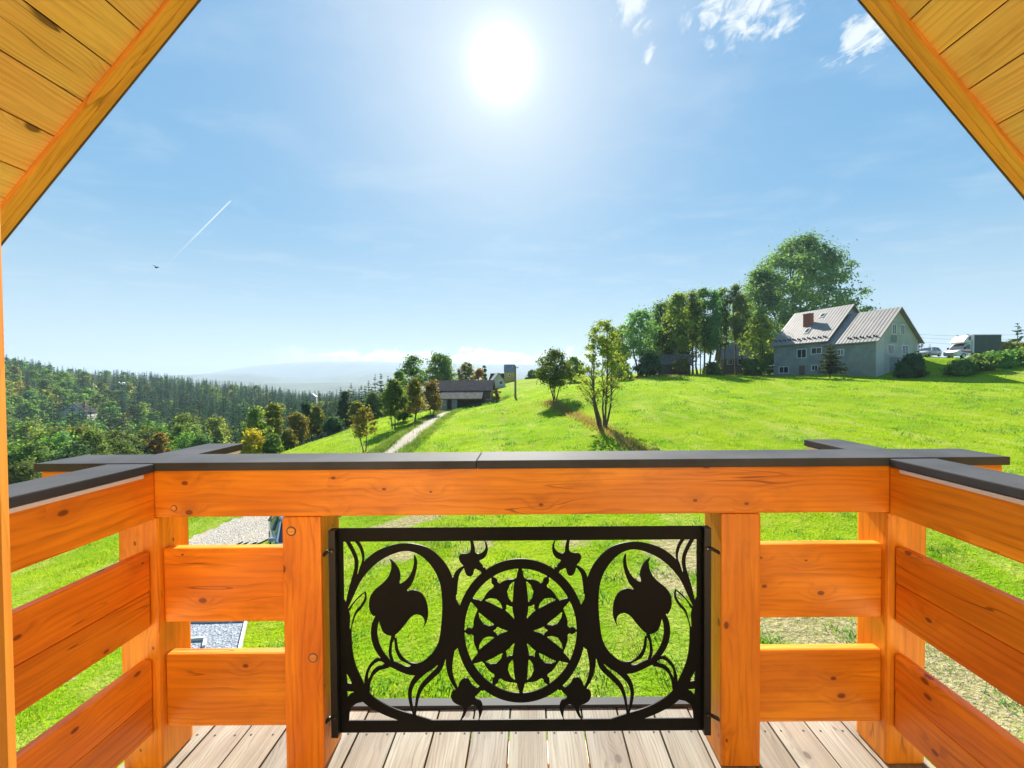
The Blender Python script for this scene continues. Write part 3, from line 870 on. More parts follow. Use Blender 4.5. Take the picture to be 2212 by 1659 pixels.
# scroll work first
ribbon([(178, 700, 22), (215, 600, 40), (262, 480, 62), (330, 385, 74), (430, 305, 74), (560, 258, 62), (660, 258, 62), (760, 300, 82), (845, 390, 96), (895, 500, 102), (912, 640, 106), (908, 780, 110), (880, 920, 96), (825, 1010, 72), (750, 1075, 60), (690, 1098, 54), (620, 1085, 44), (570, 1040, 32), (538, 980, 26), (528, 900, 22)])
ribbon([(865, 985, 90), (800, 1060, 80), (720, 1115, 76), (640, 1128, 66), (570, 1110, 56), (500, 1078, 52), (440, 1072, 34), (415, 1078, 22)])
shape([(880, 650), (960, 620), (1000, 690), (1000, 940), (955, 985), (880, 960)], smooth=False)
ribbon([(920, 960, 70), (908, 1060, 56), (910, 1130, 44), (928, 1195, 34), (955, 1250, 24)])
# stems of the big blossom
ribbon([(405, 745, 44), (384, 800, 48), (378, 870, 50), (392, 940, 50), (425, 1005, 46), (470, 1058, 40)])
ribbon([(512, 880, 30), (494, 950, 26), (490, 1010, 26), (505, 1060, 24)])
shape([(490, 330), (530, 360), (562, 410), (572, 460), (565, 507), (610, 480), (645, 430), (662, 370), (666, 305), (688, 340), (688, 400), (670, 470), (645, 525), (618, 558), (668, 553), (720, 580), (750, 630), (763, 690), (762, 750), (745, 800), (714, 842), (732, 795), (728, 758), (705, 735), (672, 732), (640, 752), (603, 797), (567, 840), (530, 872), (490, 880), (445, 858), (425, 820), (402, 742), (370, 738), (345, 690), (343, 640), (355, 590), (390, 545), (440, 505), (480, 460), (500, 410), (504, 370)], n=5)
# leaf tips over the lower stem
ribbon([(445, 1052, 26), (400, 1048, 30), (352, 1090, 30), (325, 1150, 30), (315, 1220, 30), (312, 1270, 34)])
ribbon([(470, 1098, 26), (410, 1108, 34), (362, 1150, 32), (338, 1210, 26), (328, 1270, 30)])
# outer stem along the side bar and the foot
ribbon([(150, 640, 60), (172, 720, 70), (182, 820, 74), (182, 930, 78), (190, 1030, 84), (210, 1120, 92), (250, 1210, 92), (285, 1275, 84), (340, 1338, 80), (425, 1392, 76), (530, 1438, 74), (650, 1472, 70), (800, 1510, 50)])
shape([(140, 1120), (225, 1110), (290, 1240), (310, 1345), (250, 1358), (212, 1385), (197, 1430), (192, 1500), (140, 1500)], smooth=False)
# corner leaf above
ribbon([(190, 195, 30), (228, 262, 30), (256, 330, 30), (258, 400, 32), (240, 480, 40), (210, 580, 36), (180, 690, 24)])
ribbon([(250, 190, 30), (290, 250, 26), (306, 310, 24), (298, 370, 24), (270, 440, 26)])
# side leaf
ribbon([(205, 690, 22), (240, 640, 16), (280, 598, 16), (318, 566, 10)])
ribbon([(318, 570, 14), (318, 620, 22), (288, 672, 24), (245, 720, 26), (215, 790, 30), (200, 850, 34)])
# pair of leaves to the foot
ribbon([(810, 1050, 40), (770, 1100, 42), (700, 1155, 46), (648, 1215, 40), (626, 1285, 32), (632, 1360, 26), (652, 1440, 18)])
ribbon([(865, 1020, 50), (838, 1110, 44), (770, 1180, 42), (710, 1245, 38), (680, 1320, 28), (668, 1390, 22), (660, 1450, 16)])
# small blossoms
ribbon([(1012, 398, 22), (972, 440, 40), (955, 500, 46), (945, 580, 50)])
shape([(1062, 205), (1082, 205), (1098, 255), (1102, 294), (1130, 300), (1158, 282), (1170, 250), (1160, 205), (1182, 228), (1191, 270), (1182, 312), (1158, 340), (1130, 355), (1155, 388), (1152, 428), (1120, 422), (1096, 412), (1085, 448), (1064, 466), (1036, 455), (1020, 420), (1012, 388), (990, 362), (980, 325), (1000, 302), (1040, 298), (1062, 288), (1066, 250)], n=4)
shape([(978, 1210), (1012, 1180), (1045, 1188), (1066, 1225), (1100, 1248), (1134, 1240), (1128, 1280), (1090, 1322), (1130, 1345), (1146, 1395), (1132, 1450), (1110, 1492), (1112, 1440), (1100, 1395), (1072, 1376), (1042, 1390), (1030, 1422), (1008, 1465), (976, 1490), (998, 1432), (998, 1386), (965, 1374), (930, 1350), (914, 1310), (926, 1272), (960, 1256)], n=4)
shape([(1120, 1230), (1160, 1225), (1150, 1275), (1110, 1275)], smooth=False)
shape([(1120, 400), (1170, 395), (1185, 450), (1140, 440)], smooth=False)
# ring and rosette (ellipse, six-fold)
RC = (AXC, 850.0); RXI, RYI = 393.0, 437.0
U = (QX - RC[0]) / RXI; V_ = (RC[1] - QY) / RYI
RR = np.hypot(U, V_)
ring_sd = (RR - 1.172) * 410
FIELD[:] = np.minimum(FIELD, ring_sd)
inside = RR < 1.10
def hole(poly, sm=True):
    """hole given in unit-circle coordinates"""
    C = np.array(poly, float)
    if sm: C = catmull(C, 6, True)
    C = np.stack([RC[0] + C[:, 0] * RXI, RC[1] - C[:, 1] * RYI], 1)
    if C[:, 0].min() > AXC + 60: return
    w_ = window(C[:, 0].min(), C[:, 0].max(), C[:, 1].min(), C[:, 1].max(), 30)
    FIELD[w_] = np.maximum(FIELD[w_], -poly_sd(C, QX[w_], QY[w_]))
def pol(r_, a): return (r_ * math.cos(a), r_ * math.sin(a))
for k in range(6):
    pa = math.pi / 2 + k * math.pi / 3
    ux, uy = math.cos(pa), math.sin(pa)
    for sg in (-1, 1):
        fr = lambda a, c_: (ux * a - sg * uy * c_, uy * a + sg * ux * c_)
        hole([fr(0.79, 0.118), fr(0.74, 0.178), fr(0.635, 0.226), fr(0.54, 0.205), fr(0.475, 0.152), fr(0.56, 0.142), fr(0.68, 0.134)], False)
        # outer gap between petal tip and lobe tip
        a0 = math.asin(0.040); a1 = math.asin(0.092)
        half = math.pi / 6
        outer = [pol(1.0, pa + sg * s) for s in np.linspace(a0, half - 0.028, 9)]
        inner = [pol(0.985, pa + sg * (half - 0.045)), pol(0.93, pa + sg * (half - 0.075)), pol(0.885, pa + sg * (half - 0.060)), pol(0.862, pa + sg * (half - 0.085)),
                 pol(0.872, pa + sg * (half - 0.18)), pol(0.868, pa + sg * (half - 0.28)), pol(0.855, pa + sg * (a1 + 0.05)), pol(0.865, pa + sg * a1), pol(0.93, pa + sg * (a0 + 0.028))]
        hole(outer + inner, False)
    la = pa + math.pi / 6
    ux2, uy2 = math.cos(la), math.sin(la)
    fl = lambda a, c_: (ux2 * a - uy2 * c_, uy2 * a + ux2 * c_)
    hole([fl(0.245, 0), fl(0.345, 0.028), fl(0.415, 0.060), fl(0.438, 0.026), fl(0.482, 0), fl(0.438, -0.026), fl(0.415, -0.060), fl(0.345, -0.028)], False)
# slits in leaves
shape([(280, 268), (296, 310), (296, 350), (280, 395), (266, 440), (276, 380), (282, 330)], cut=True)
shape([(222, 682), (262, 625), (312, 588), (302, 625), (268, 672), (236, 722), (208, 828), (212, 752)], cut=True)
shape([(512, 925), (520, 990), (556, 1048), (632, 1090), (598, 1092), (548, 1066), (514, 1020), (504, 970)], cut=True)
shape([(446, 1076), (402, 1088), (362, 1122), (340, 1168), (332, 1172), (342, 1128), (374, 1082), (414, 1062)], cut=True)
shape([(180, 1148), (205, 1192), (211, 1214), (186, 1208)], cut=True, smooth=False)
shape([(182, 1272), (228, 1276), (204, 1284), (186, 1306)], cut=True, smooth=False)
FIELD = FIELD + np.where(RR < 1.02, 4.2, 2.8)
# frame of the sheet
bar = np.minimum.reduce([QY - 212, 1480 - QY, QX - 168])
FIELD = np.minimum(FIELD, bar)
FIELD = np.maximum(FIELD, np.maximum.reduce([118 - QY, QY - 1565, 86 - QX]))

def sheet_mesh(name, field, gx, gy, thick):
    """marching squares on half the field; mirrored; front, back and cut edges"""
    V, Fc, cache = [], [], {}
    ny, nx = field.shape
    inside = field < 0
    def vid(x, y, s):
        key = (round(x, 3), round(y, 3), s)
        if key not in cache:
            cache[key] = len(V)
            V.append(((x - AXC) * S3 * 1.01, s * thick, -(y - 850.0) * S3 * 1.02))
        return cache[key]
    full = inside[:-1, :-1] & inside[1:, :-1] & inside[:-1, 1:] & inside[1:, 1:]
    anyi = inside[:-1, :-1] | inside[1:, :-1] | inside[:-1, 1:] | inside[1:, 1:]
    xlim = AXC
    for j in range(ny - 1):
        i = 0
        while i < nx - 1:
            if gx[i] >= xlim - 1e-6:
                break
            if full[j, i]:
                k = i
                while k < nx - 1 and full[j, k] and gx[k] < xlim - 1e-6:
                    k += 1
                xa, xb = gx[i], min(gx[k], xlim)
                for s in (0, 1):
                    q = [vid(xa, gy[j], s), vid(xb, gy[j], s), vid(xb, gy[j + 1], s), vid(xa, gy[j + 1], s)]
                    Fc.append(q if s == 0 else q[::-1])
                i = k
                continue
            if anyi[j, i]:
                cs = [(i, j), (i + 1, j), (i + 1, j + 1), (i, j + 1)]
                vals = [field[b, a] for a, b in cs]
                pts, cut = [], []
                for m_ in range(4):
                    a, b = cs[m_], cs[(m_ + 1) % 4]
                    va, vb = vals[m_], vals[(m_ + 1) % 4]
                    if va < 0: pts.append((gx[a[0]], gy[a[1]]))
                    if (va < 0) != (vb < 0):
                        s = va / (va - vb)
                        c_ = (gx[a[0]] + s * (gx[b[0]] - gx[a[0]]), gy[a[1]] + s * (gy[b[1]] - gy[a[1]]))
                        pts.append(c_); cut.append((c_, va < 0))
                if len(pts) >= 3:
                    for s in (0, 1):
                        q = [vid(min(x, xlim), y, s) for x, y in pts]
                        q2 = []
                        for z_ in q:
                            if not q2 or q2[-1] != z_: q2.append(z_)
                        if len(q2) > 2 and q2[0] == q2[-1]: q2.pop()
                        if len(set(q2)) >= 3:
                            Fc.append(q2 if s == 0 else q2[::-1])
                if len(cut) == 2:
                    (p, pin), (q_, qin) = cut
                    if pin: p, q_ = p, q_
                    Fc.append([vid(min(p[0], xlim), p[1], 0), vid(min(q_[0], xlim), q_[1], 0), vid(min(q_[0], xlim), q_[1], 1), vid(min(p[0], xlim), p[1], 1)])
            i += 1
    n = len(V)
    V2 = V + [(-x, y, z) for x, y, z in V]
    F2 = [tuple(q) for q in Fc if len(set(q)) >= 3] 
    F2 = F2 + [tuple(n + i for i in q[::-1]) for q in F2]
    me = pydata(name, V2, F2)
    bm = bmesh.new(); bm.from_mesh(me)
    bmesh.ops.remove_doubles(bm, verts=list(bm.verts), dist=1e-5)
    bm.to_mesh(me); bm.free()
    return me
pc = at(CX - 0.5 + (1463 * 0.768 - 1143), 0.5 * (1139 + 1586), PY)
pcx = (at(1124.5, 1360, PY)).x
pzc = at(1124, 1360.5 + (850 - 841.5) * 0.3056, PY).z
panel = empty('ornamental_panel', (pcx, PY, pzc), 'black laser-cut metal panel of scrolling flowers round a six-petal rosette', 'panel')
mesh_obj('cut_sheet', sheet_mesh('cut_sheet', FIELD, gx, gy, 0.004), 'panel_metal', panel, Matrix.Translation((pcx, PY, pzc)))
hw = (AXC - 86) * S3 * 1.01
zt_, zb_ = pzc + (850 - 118) * S3 * 1.02, pzc - (1565 - 850) * S3 * 1.02
for sg in (-1, 1):
    x0, x1 = pcx + sg * hw, pcx + sg * (hw - 0.024)
    box('side_flange', (min(x0, x1), PY - 0.022, zb_ + 0.0005), (max(x0, x1), PY - 0.001, zt_ - 0.0005), 'flange_metal', panel, 0.001)
    for zq in (zt_ - 0.072, zb_ + 0.078):
        m_ = MB()
        xp = PL[1] if sg < 0 else PR[0]
        x0_ = pcx + sg * (hw - 0.012)
        m_.tube([(x0_, PY - 0.024, zq), (pcx + sg * hw, PY - 0.027, zq), (xp, PY - 0.026, zq - 0.014)], [0.006, 0.007, 0.007], 6)
        br = m_.build('bracket', 'flange_metal', panel)
        m_ = MB()
        for dxx in (0.004, -0.008):
            m_.cyl((x0_ - sg * dxx, PY - 0.0225, zq + 0.001), (x0_ - sg * dxx, PY - 0.030, zq + 0.001), 0.0032, n=8)
        m_.build('bolt_heads', 'screw_metal', br)

# ================================================================== GABLE ROOF, WALL, DOOR FRAME
RY = 1.30
SL = math.tan(R(49.6))
own = empty('timber_house', (0, 0, -5.3), 'timber house gable with pine-boarded roof overhang above the balcony', 'house')
ZAP = EYE + 2.612
for side in (-1, 1):
    dirr = Vector((-side * math.cos(R(49.6)), 0, math.sin(R(49.6))))          # up the slope
    nrm_ = Vector((-side * math.sin(R(49.6)), 0, -math.cos(R(49.6))))          # out of the soffit, down
    def on_slope(s, y):                                                  # s metres down from the apex
        return Vector((0.003, y, ZAP)) - dirr * s
    slope = empty('roof_slope', on_slope(1.5, 0.8))
    attach(slope, own)
    s_ref = abs(at(241.7, 166.7, RY).x if side < 0 else at(1962, 58, RY).x) / math.cos(R(49.6))
    pitch = 0.148
    k = 0
    s0 = s_ref % pitch
    for k in range(-1, 30):
        a, b = s0 + k * pitch, s0 + (k + 1) * pitch
        a = max(a, 0.02)
        if b - a < 0.02 or a > 4.0: continue
        me = box_mesh('soffit_board', (RY - WALL_Y + 0.3, pitch - 0.0035, 0.02), 0.0035, 'pale_pine')
        c = on_slope((a + b) / 2, (RY + WALL_Y - 0.3) / 2) - nrm_ * 0.010
        mesh_obj('soffit_board', me, None, slope, frame(c, (0, 1, 0), dirr, nrm_ if False else Vector((0, 1, 0)).cross(dirr)))
    L = 4.0
    def rake(name, y0, y1, d0, d1, mat, bev=0.004):
        """board along the verge: from d0 to d1 below the soffit plane"""
        me = box_mesh(name, (L, y1 - y0, d1 - d0), bev, mat)
        c = on_slope(L / 2 + 0.0, (y0 + y1) / 2) + nrm_ * ((d0 + d1) / 2)
        X_ = dirr; Y_ = Vector((0, 1, 0)); Z_ = X_.cross(Y_)
        return mesh_obj(name, me, None, slope, frame(c, X_, Y_, Z_))
    rake('verge_batten', RY - 0.002, RY + 0.028, -0.02, 0.015, 'barge_wood')
    rake('barge_board', RY + 0.030, RY + 0.056, -0.10, 0.0115, 'barge_wood')
    rake('verge_flashing', RY + 0.058, RY + 0.061, -0.14, 0.0125, 'old_boards', 0.001)
    me = box_mesh('roof_sheet', (L + 0.05, RY + 3.5, 0.05), 0.0, 'roof_dark')
    c = on_slope(L / 2, (RY - 3.5) / 2) - nrm_ * 0.055
    mesh_obj('roof_sheet', me, None, slope, frame(c, dirr, (0, 1, 0), dirr.cross(Vector((0, 1, 0)))))
# wall behind the camera, with the doorway the camera stands in
wall = MB()
LEAF_Y = 0.272                              # free edge of the open door leaf
DL, DR_, DH = at(23, 830, LEAF_Y).x, 0.55, 2.15
def zroof(x): return ZAP - abs(x) * SL - 0.05
HWID = 2.9
WY0 = WALL_Y - 0.20
wall.prism([(-HWID, -5.6), (DL - 0.06, -5.6), (DL - 0.06, zroof(DL - 0.06)), (-HWID, zroof(HWID))], WY0, WALL_Y - 0.002)
wall.prism([(DR_, -5.6), (HWID, -5.6), (HWID, zroof(HWID)), (DR_, zroof(DR_))], WY0, WALL_Y - 0.002)
wall.prism([(DL - 0.06, DH), (DR_, DH), (DR_, zroof(DR_)), (0, zroof(0)), (DL - 0.06, zroof(DL - 0.06))], WY0, WALL_Y - 0.002)
wall.prism([(DL - 0.06, -5.6), (DR_, -5.6), (DR_, -0.03), (DL - 0.06, -0.03)], WY0, WALL_Y - 0.002)
wall.build('wall', 'house_wall_wood', own)
df_ = empty('door_frame', (DL, WALL_Y, 0)); attach(df_, own)
timber('jamb', (DL - 0.058, WALL_Y - 0.14, 0), (DL - 0.004, WALL_Y - 0.004, DH - 0.002), 'z', 'barge_wood', df_, 0.006)
timber('jamb', (DR_ + 0.002, WALL_Y - 0.14, 0), (DR_ + 0.06, WALL_Y + 0.012, DH - 0.002), 'z', 'barge_wood', df_, 0.006)
leaf_ = empty('open_door', (DL - 0.03, 0.1, 0)); attach(leaf_, own)
timber('stile', (DL - 0.058, LEAF_Y - 0.095, 0.012), (DL, LEAF_Y, DH - 0.01), 'z', 'barge_wood', leaf_, 0.007)
timber('stile', (DL - 0.058, WALL_Y + 0.004, 0.012), (DL, WALL_Y + 0.09, DH - 0.01), 'z', 'barge_wood', leaf_, 0.007)
timber('rail', (DL - 0.056, WALL_Y + 0.091, 0.012), (DL - 0.002, LEAF_Y - 0.096, 0.20), 'y', 'barge_wood', leaf_, 0.005)
timber('rail', (DL - 0.056, WALL_Y + 0.091, DH - 0.13), (DL - 0.002, LEAF_Y - 0.096, DH - 0.01), 'y', 'barge_wood', leaf_, 0.005)
box('pane', (DL - 0.036, WALL_Y + 0.0915, 0.2005), (DL - 0.022, LEAF_Y - 0.0965, DH - 0.131), 'glass_dark', leaf_)
timber('gasket', (DL - 0.050, LEAF_Y + 0.001, 0.012), (DL - 0.034, LEAF_Y + 0.006, DH - 0.012), 'z', 'dark_gasket', leaf_, 0.002)

# ================================================================== BUILDINGS
def window_part(parent, M, face, u, z0, z1, wd, x_at, frame_mat='white_paint', pane='glass_dark', sash=True):
    """window on a wall; face 'x-': wall plane x = x_at looking to -x; face 'y-': plane y = x_at looking to -y"""
    def pt(a, d, z):                                   # a along the wall, d out of it
        return (x_at - d, a, z) if face == 'x-' else (a, x_at - d, z)
    def bx(m_, a0, a1, d0, d1, z0_, z1_):
        p, q = pt(a0, d0, z0_), pt(a1, d1, z1_)
        m_.box(tuple(min(i, j) for i, j in zip(p, q)), tuple(max(i, j) for i, j in zip(p, q)))
    a0, a1 = u - wd / 2, u + wd / 2
    m_ = MB(); b_ = 0.09
    bx(m_, a0 - b_, a1 + b_, 0.003, 0.06, z1, z1 + b_); bx(m_, a0 - b_, a1 + b_, 0.003, 0.10, z0 - b_, z0)
    bx(m_, a0 - b_, a0, 0.003, 0.06, z0, z1); bx(m_, a1, a1 + b_, 0.003, 0.06, z0, z1)
    if sash:
        bx(m_, u - 0.03, u + 0.03, 0.004, 0.055, z0, z1)
    w_ = m_.build('window', frame_mat, parent, M)
    m_ = MB(); bx(m_, a0, a1, 0.002, 0.02, z0, z1)
    m_.build('pane', pane, w_, M)
    return w_
def gable_block(parent, M, x0, x1, y0, y1, eave, ridge, wall_mat, roof_mat, zbase=-1.0, over=0.45, verge=0.5, th=0.16, name='wall', seams=0.0, along='y'):
    """gabled volume, ridge along local y"""
    xm = (x0 + x1) / 2
    m_ = MB(); m_.prism([(x0, zbase), (x1, zbase), (x1, eave), (xm, ridge), (x0, eave)], y0, y1)
    wl = m_.build(name, wall_mat, parent, M)
    sl = (ridge - eave) / (xm - x0)
    m_ = MB()
    for s in (-1, 1):
        xe = (x0 - over) if s < 0 else (x1 + over)
        ze = eave - sl * over
        pts = [(xe, ze + 0.02), (xm, ridge + 0.02), (xm, ridge + 0.02 + th * 1.2), (xe, ze + 0.02 + th)]
        m_.prism(pts, y0 - verge, y1 + verge)
    rf = m_.build('roof', roof_mat, parent, M)
    if seams > 0:
        m_ = MB()
        n = int((y1 - y0 + 2 * verge) / seams)
        for i in range(1, n):
            y = y0 - verge + i * (y1 - y0 + 2 * verge) / n
            for s in (-1,):
                xe = x0 - over
                ze = eave - sl * over
                a = Vector((xe, y, ze + 0.02 + th)); b = Vector((xm, y, ridge + 0.02 + th * 1.2))
                m_.prism([(a.x, a.z - 0.02), (b.x, b.z - 0.02), (b.x, b.z + 0.045), (a.x, a.z + 0.045)], y - 0.022, y + 0.022)
        m_.build('roof_seams', roof_mat, rf, M)
    return wl, rf
hC = Vector((50.2, 57.0, 0)); hC.z = EYE - 0.25
hv = Vector((0.947, 0.32, 0)).normalized(); hu = Vector((-hv.y, hv.x, 0))
HM = frame(hC, hv, hu, (0, 0, 1))
house = empty('farmhouse', hC, 'grey plastered farmhouse with tin roof and brick chimney at the field edge', 'house')
gable_block(house, HM, 0.0, 9.6, 0.0, 6.9, 5.4, 10.05, 'plaster_grey', 'roof_tin', seams=0.5, verge=0.55)
gable_block(house, HM, -0.03, 11.6, 6.93, 16.2, 6.0, 11.75, 'plaster_grey', 'roof_tin', seams=0.5, verge=0.5)
m_ = MB(); m_.prism([(1.75, -1), (9.58, -1), (9.58, 5.38), (4.8, 9.98), (1.75, 7.05)], -0.03, -0.001)
m_.build('gable_render', 'plaster_pale', house, HM)
m_ = MB(); m_.prism([(0.02, -1), (1.75, -1), (1.75, 7.05), (0.02, 5.38)], -0.035, -0.001); m_.build('corner_strip', 'white_wall', house, HM)
for lo_, hi_ in (((3.0, -0.045, -1), (5.2, -0.032, 2.9)), ((3.2, -0.045, 5.0), (4.6, -0.032, 6.1))):
    m_ = MB(); m_.box(lo_, hi_); m_.build('render_patch', 'plaster_base', house, HM)
m_ = MB(); m_.box((-0.06, 7.4, -1), (-0.034, 16.18, 2.05)); m_.build('plinth', 'plaster_base', house, HM)
m_ = MB(); m_.box((-0.03, 0.0, -1), (-0.002, 6.7, 2.3)); m_.build('plinth', 'plaster_base', house, HM)
for (tt, z0, z1, wd) in ((10.96, 3.3, 4.7, 1.5), (8.46, 3.85, 4.75, 1.6), (14.2, 0.75, 1.8, 1.7), (8.7, 1.1, 1.9, 0.9)):
    window_part(house, HM, 'x-', tt, z0, z1, wd, -0.062 if z1 < 2 else -0.032, pane='lamp_glass' if False else 'glass_dark')
window_part(house, HM, 'x-', 4.75, 3.4, 4.2, 0.8, -0.002)
for (s, z0, z1, wd) in ((3.95, 6.3, 7.65, 0.85), (5.85, 6.3, 7.65, 0.85), (3.2, 3.35, 4.6, 1.25), (6.5, 3.35, 4.6, 1.25)):
    window_part(house, HM, 'y-', s, z0, z1, wd, -0.03)
m_ = MB(); m_.box((-0.10, 10.4, -0.4), (-0.064, 11.4, 1.9)); dd = m_.build('door', 'old_boards', house, HM)
m_ = MB(); m_.box((-0.14, 10.48, 0.9), (-0.102, 10.56, 1.0)); m_.build('handle', 'screw_metal', dd, HM)
def roof_z(x, x0, xm, e, r_): return e + (x - x0) * (r_ - e) / (xm - x0)
zc0 = roof_z(2.7, -0.03, 5.78, 6.0, 11.75)
m_ = MB(); m_.box((2.6, 11.4, zc0 - 0.4), (3.4, 12.7, 11.0)); ch = m_.build('chimney', 'brick_red', house, HM)
m_ = MB(); m_.box((2.52, 11.32, 11.0), (3.48, 12.78, 11.1)); m_.build('chimney_cap', 'concrete', ch, HM)
for (xc, yc, wx, wy) in ((1.7, 11.3, 1.0, 0.8), (4.4, 10.6, 0.8, 0.8)):
    sl_ = (11.75 - 6.0) / 5.81
    m_ = MB()
    za, zb = roof_z(xc - wx / 2, -0.03, 5.78, 6.0, 11.75) + 0.19, roof_z(xc + wx / 2, -0.03, 5.78, 6.0, 11.75) + 0.2
    m_.prism([(xc - wx / 2, za), (xc + wx / 2, zb), (xc + wx / 2, zb + 0.12), (xc - wx / 2, za + 0.12)], yc - wy / 2, yc + wy / 2)
    sk = m_.build('skylight', 'roof_grey', house, HM)
    m_ = MB(); e = 0.12
    m_.prism([(xc - wx / 2 + e, za + e * sl_ + 0.10), (xc + wx / 2 - e, zb - e * sl_ + 0.10), (xc + wx / 2 - e, zb - e * sl_ + 0.14), (xc - wx / 2 + e, za + e * sl_ + 0.14)], yc - wy / 2 + e, yc + wy / 2 - e)
    m_.build('pane', 'glass_dark', sk, HM)
for (y0, y1, e, sl_, x0) in ((6.9, 16.3, 6.0, 5.75 / 5.81, -0.03), (-0.2, 4.0, 5.4, 4.65 / 4.8, 0.0)):
    m_ = MB()
    n = int((y1 - y0) / 0.42)
    for i in range(n):
        y = y0 + 0.2 + i * (y1 - y0 - 0.3) / max(n - 1, 1)
        x = x0 + 0.15 + (0.13 if i % 2 else 0)
        z = e + (x - x0) * sl_ + 0.17
        m_.prism([(x - 0.05, z), (x + 0.12, z + 0.12), (x + 0.02, z + 0.30), (x - 0.08, z + 0.22)], y - 0.07, y + 0.07)
    m_.build('snow_guards', 'roof_dark', house, HM)
m_ = MB(); m_.tube([(9.66, -0.10, 5.0), (9.66, -0.10, -0.5)], [0.06, 0.06], 8); m_.tube([(10.35, -0.45, 5.05), (9.66, -0.10, 4.4)], [0.05, 0.05], 8); m_.build('downpipe', 'roof_dark', house, HM)
m_ = MB(); m_.box((0.0, 16.25, -0.8), (2.2, 18.2, 0.2)); m_.box((0.05, 18.0, 0.2), (0.15, 18.1, 1.7)); m_.box((0.0, 16.25, 1.5), (2.2, 18.2, 1.62)); m_.build('porch', 'concrete', house, HM)

def small_house(name, label, cat, px, D, rot, w_, l_, y_ridge, roof_h, wall_mat, roof_mat, wins=(), group=None, chim=None, over=0.3, base=None):
    """w_ across the ridge (local x), l_ along it (local y)"""
    g = ground_at(px, D)
    zr = at(px, y_ridge, D).z
    zg = g.z if base is None else base
    ridge_ = zr - zg
    e = empty(name, (g.x, g.y, zg), label, cat, group)
    c, s = math.cos(R(rot)), math.sin(R(rot))
    M = frame((g.x, g.y, zg), (c, s, 0), (-s, c, 0), (0, 0, 1))
    gable_block(e, M, -w_ / 2, w_ / 2, -l_ / 2, l_ / 2, ridge_ - roof_h, ridge_, wall_mat, roof_mat, zbase=-3.0, over=over, verge=over)
    for (face, u, z0, z1, wd) in wins:
        window_part(e, M, face, u, ridge_ - z0, ridge_ - z1, wd, (-w_ / 2 if face == 'x-' else -l_ / 2), sash=False)
    if chim:
        m_ = MB(); m_.box((chim[0] - 0.3, chim[1] - 0.3, ridge_ - roof_h), (chim[0] + 0.3, chim[1] + 0.3, ridge_ + 0.7)); m_.build('chimney', 'brick_red', e, M)
    return e, M, ridge_
# --- dark barn
bD = 60.0
bx_ = at(1005, 850, bD).x
bzr = at(1005, 823, bD).z; bz1 = at(1005, 845, bD - 2.0).z; bz2 = at(1005, 862, bD - 4.0).z
bg = hz(bx_, bD - 3)
barn = empty('barn', (bx_, bD - 1, bg), 'old dark shingled barn with lichen-pale lower roof beside the path', 'barn')
x0, x1 = at(944, 850, bD).x, at(1066, 850, bD).x
BM = Matrix.Translation((0, 0, 0))
m_ = MB()
# gabled body, ridge along x: build as prism in yz
def prism_x(mb, poly, xa, xb):
    n = len(poly)
    v = [(xa, p[0], p[1]) for p in poly] + [(xb, p[0], p[1]) for p in poly]
    f = [tuple(range(n)), tuple(range(2 * n - 1, n - 1, -1))] + [(i, (i + 1) % n, n + (i + 1) % n, n + i) for i in range(n)]
    mb.add(v, f)
prism_x(m_, [(bD - 2.2, bg - 2.5), (bD + 2.6, bg - 2.5), (bD + 2.6, bz1 - 0.1), (bD + 0.2, bzr - 0.1), (bD - 2.2, bz1 - 0.1)], x0 + 0.3, x1 - 0.3)
m_.build('wall', 'old_boards', barn)
m_ = MB()
prism_x(m_, [(bD - 2.4, bz1 - 0.08), (bD + 0.2, bzr - 0.03), (bD + 0.2, bzr + 0.12), (bD - 2.4, bz1 + 0.08)], x0 - 0.1, x1 + 0.1)
prism_x(m_, [(bD + 2.9, bz1 - 0.2), (bD + 0.2, bzr - 0.03), (bD + 0.2, bzr + 0.12), (bD + 2.9, bz1 + 0.02)], x0 - 0.1, x1 + 0.1)
rf = m_.build('roof', 'roof_dark', barn)
xs_ = at(1048, 850, bD).x
m_ = MB(); prism_x(m_, [(bD - 4.3, bz2 - 0.05), (bD - 2.42, bz1 - 0.16), (bD - 2.42, bz1 - 0.02), (bD - 4.3, bz2 + 0.08)], at(962, 850, bD).x, xs_)
m_.build('lean_to_roof', 'roof_lichen', barn)
m_ = MB(); prism_x(m_, [(bD - 4.3, bz2 - 0.05), (bD - 2.42, bz1 - 0.16), (bD - 2.42, bz1 - 0.02), (bD - 4.3, bz2 + 0.08)], x0 + 0.1, at(962, 850, bD).x - 0.02)
m_.build('lean_to_roof', 'roof_dark', barn)
for xa, xb, mt_ in ((946, 966, 'plaster_base'), (976, 988, 'plaster_base'), (1049, 1064, 'old_boards')):
    xa_, xb_ = at(xa, 870, bD - 3.8).x, at(xb, 870, bD - 3.8).x
    m_ = MB(); m_.box((xa_, bD - 4.0, bg - 2.5), (xb_, bD - 3.6, bz2 - 0.05)); m_.build('stone_pier' if mt_ == 'plaster_base' else 'plank_wall', mt_, barn)
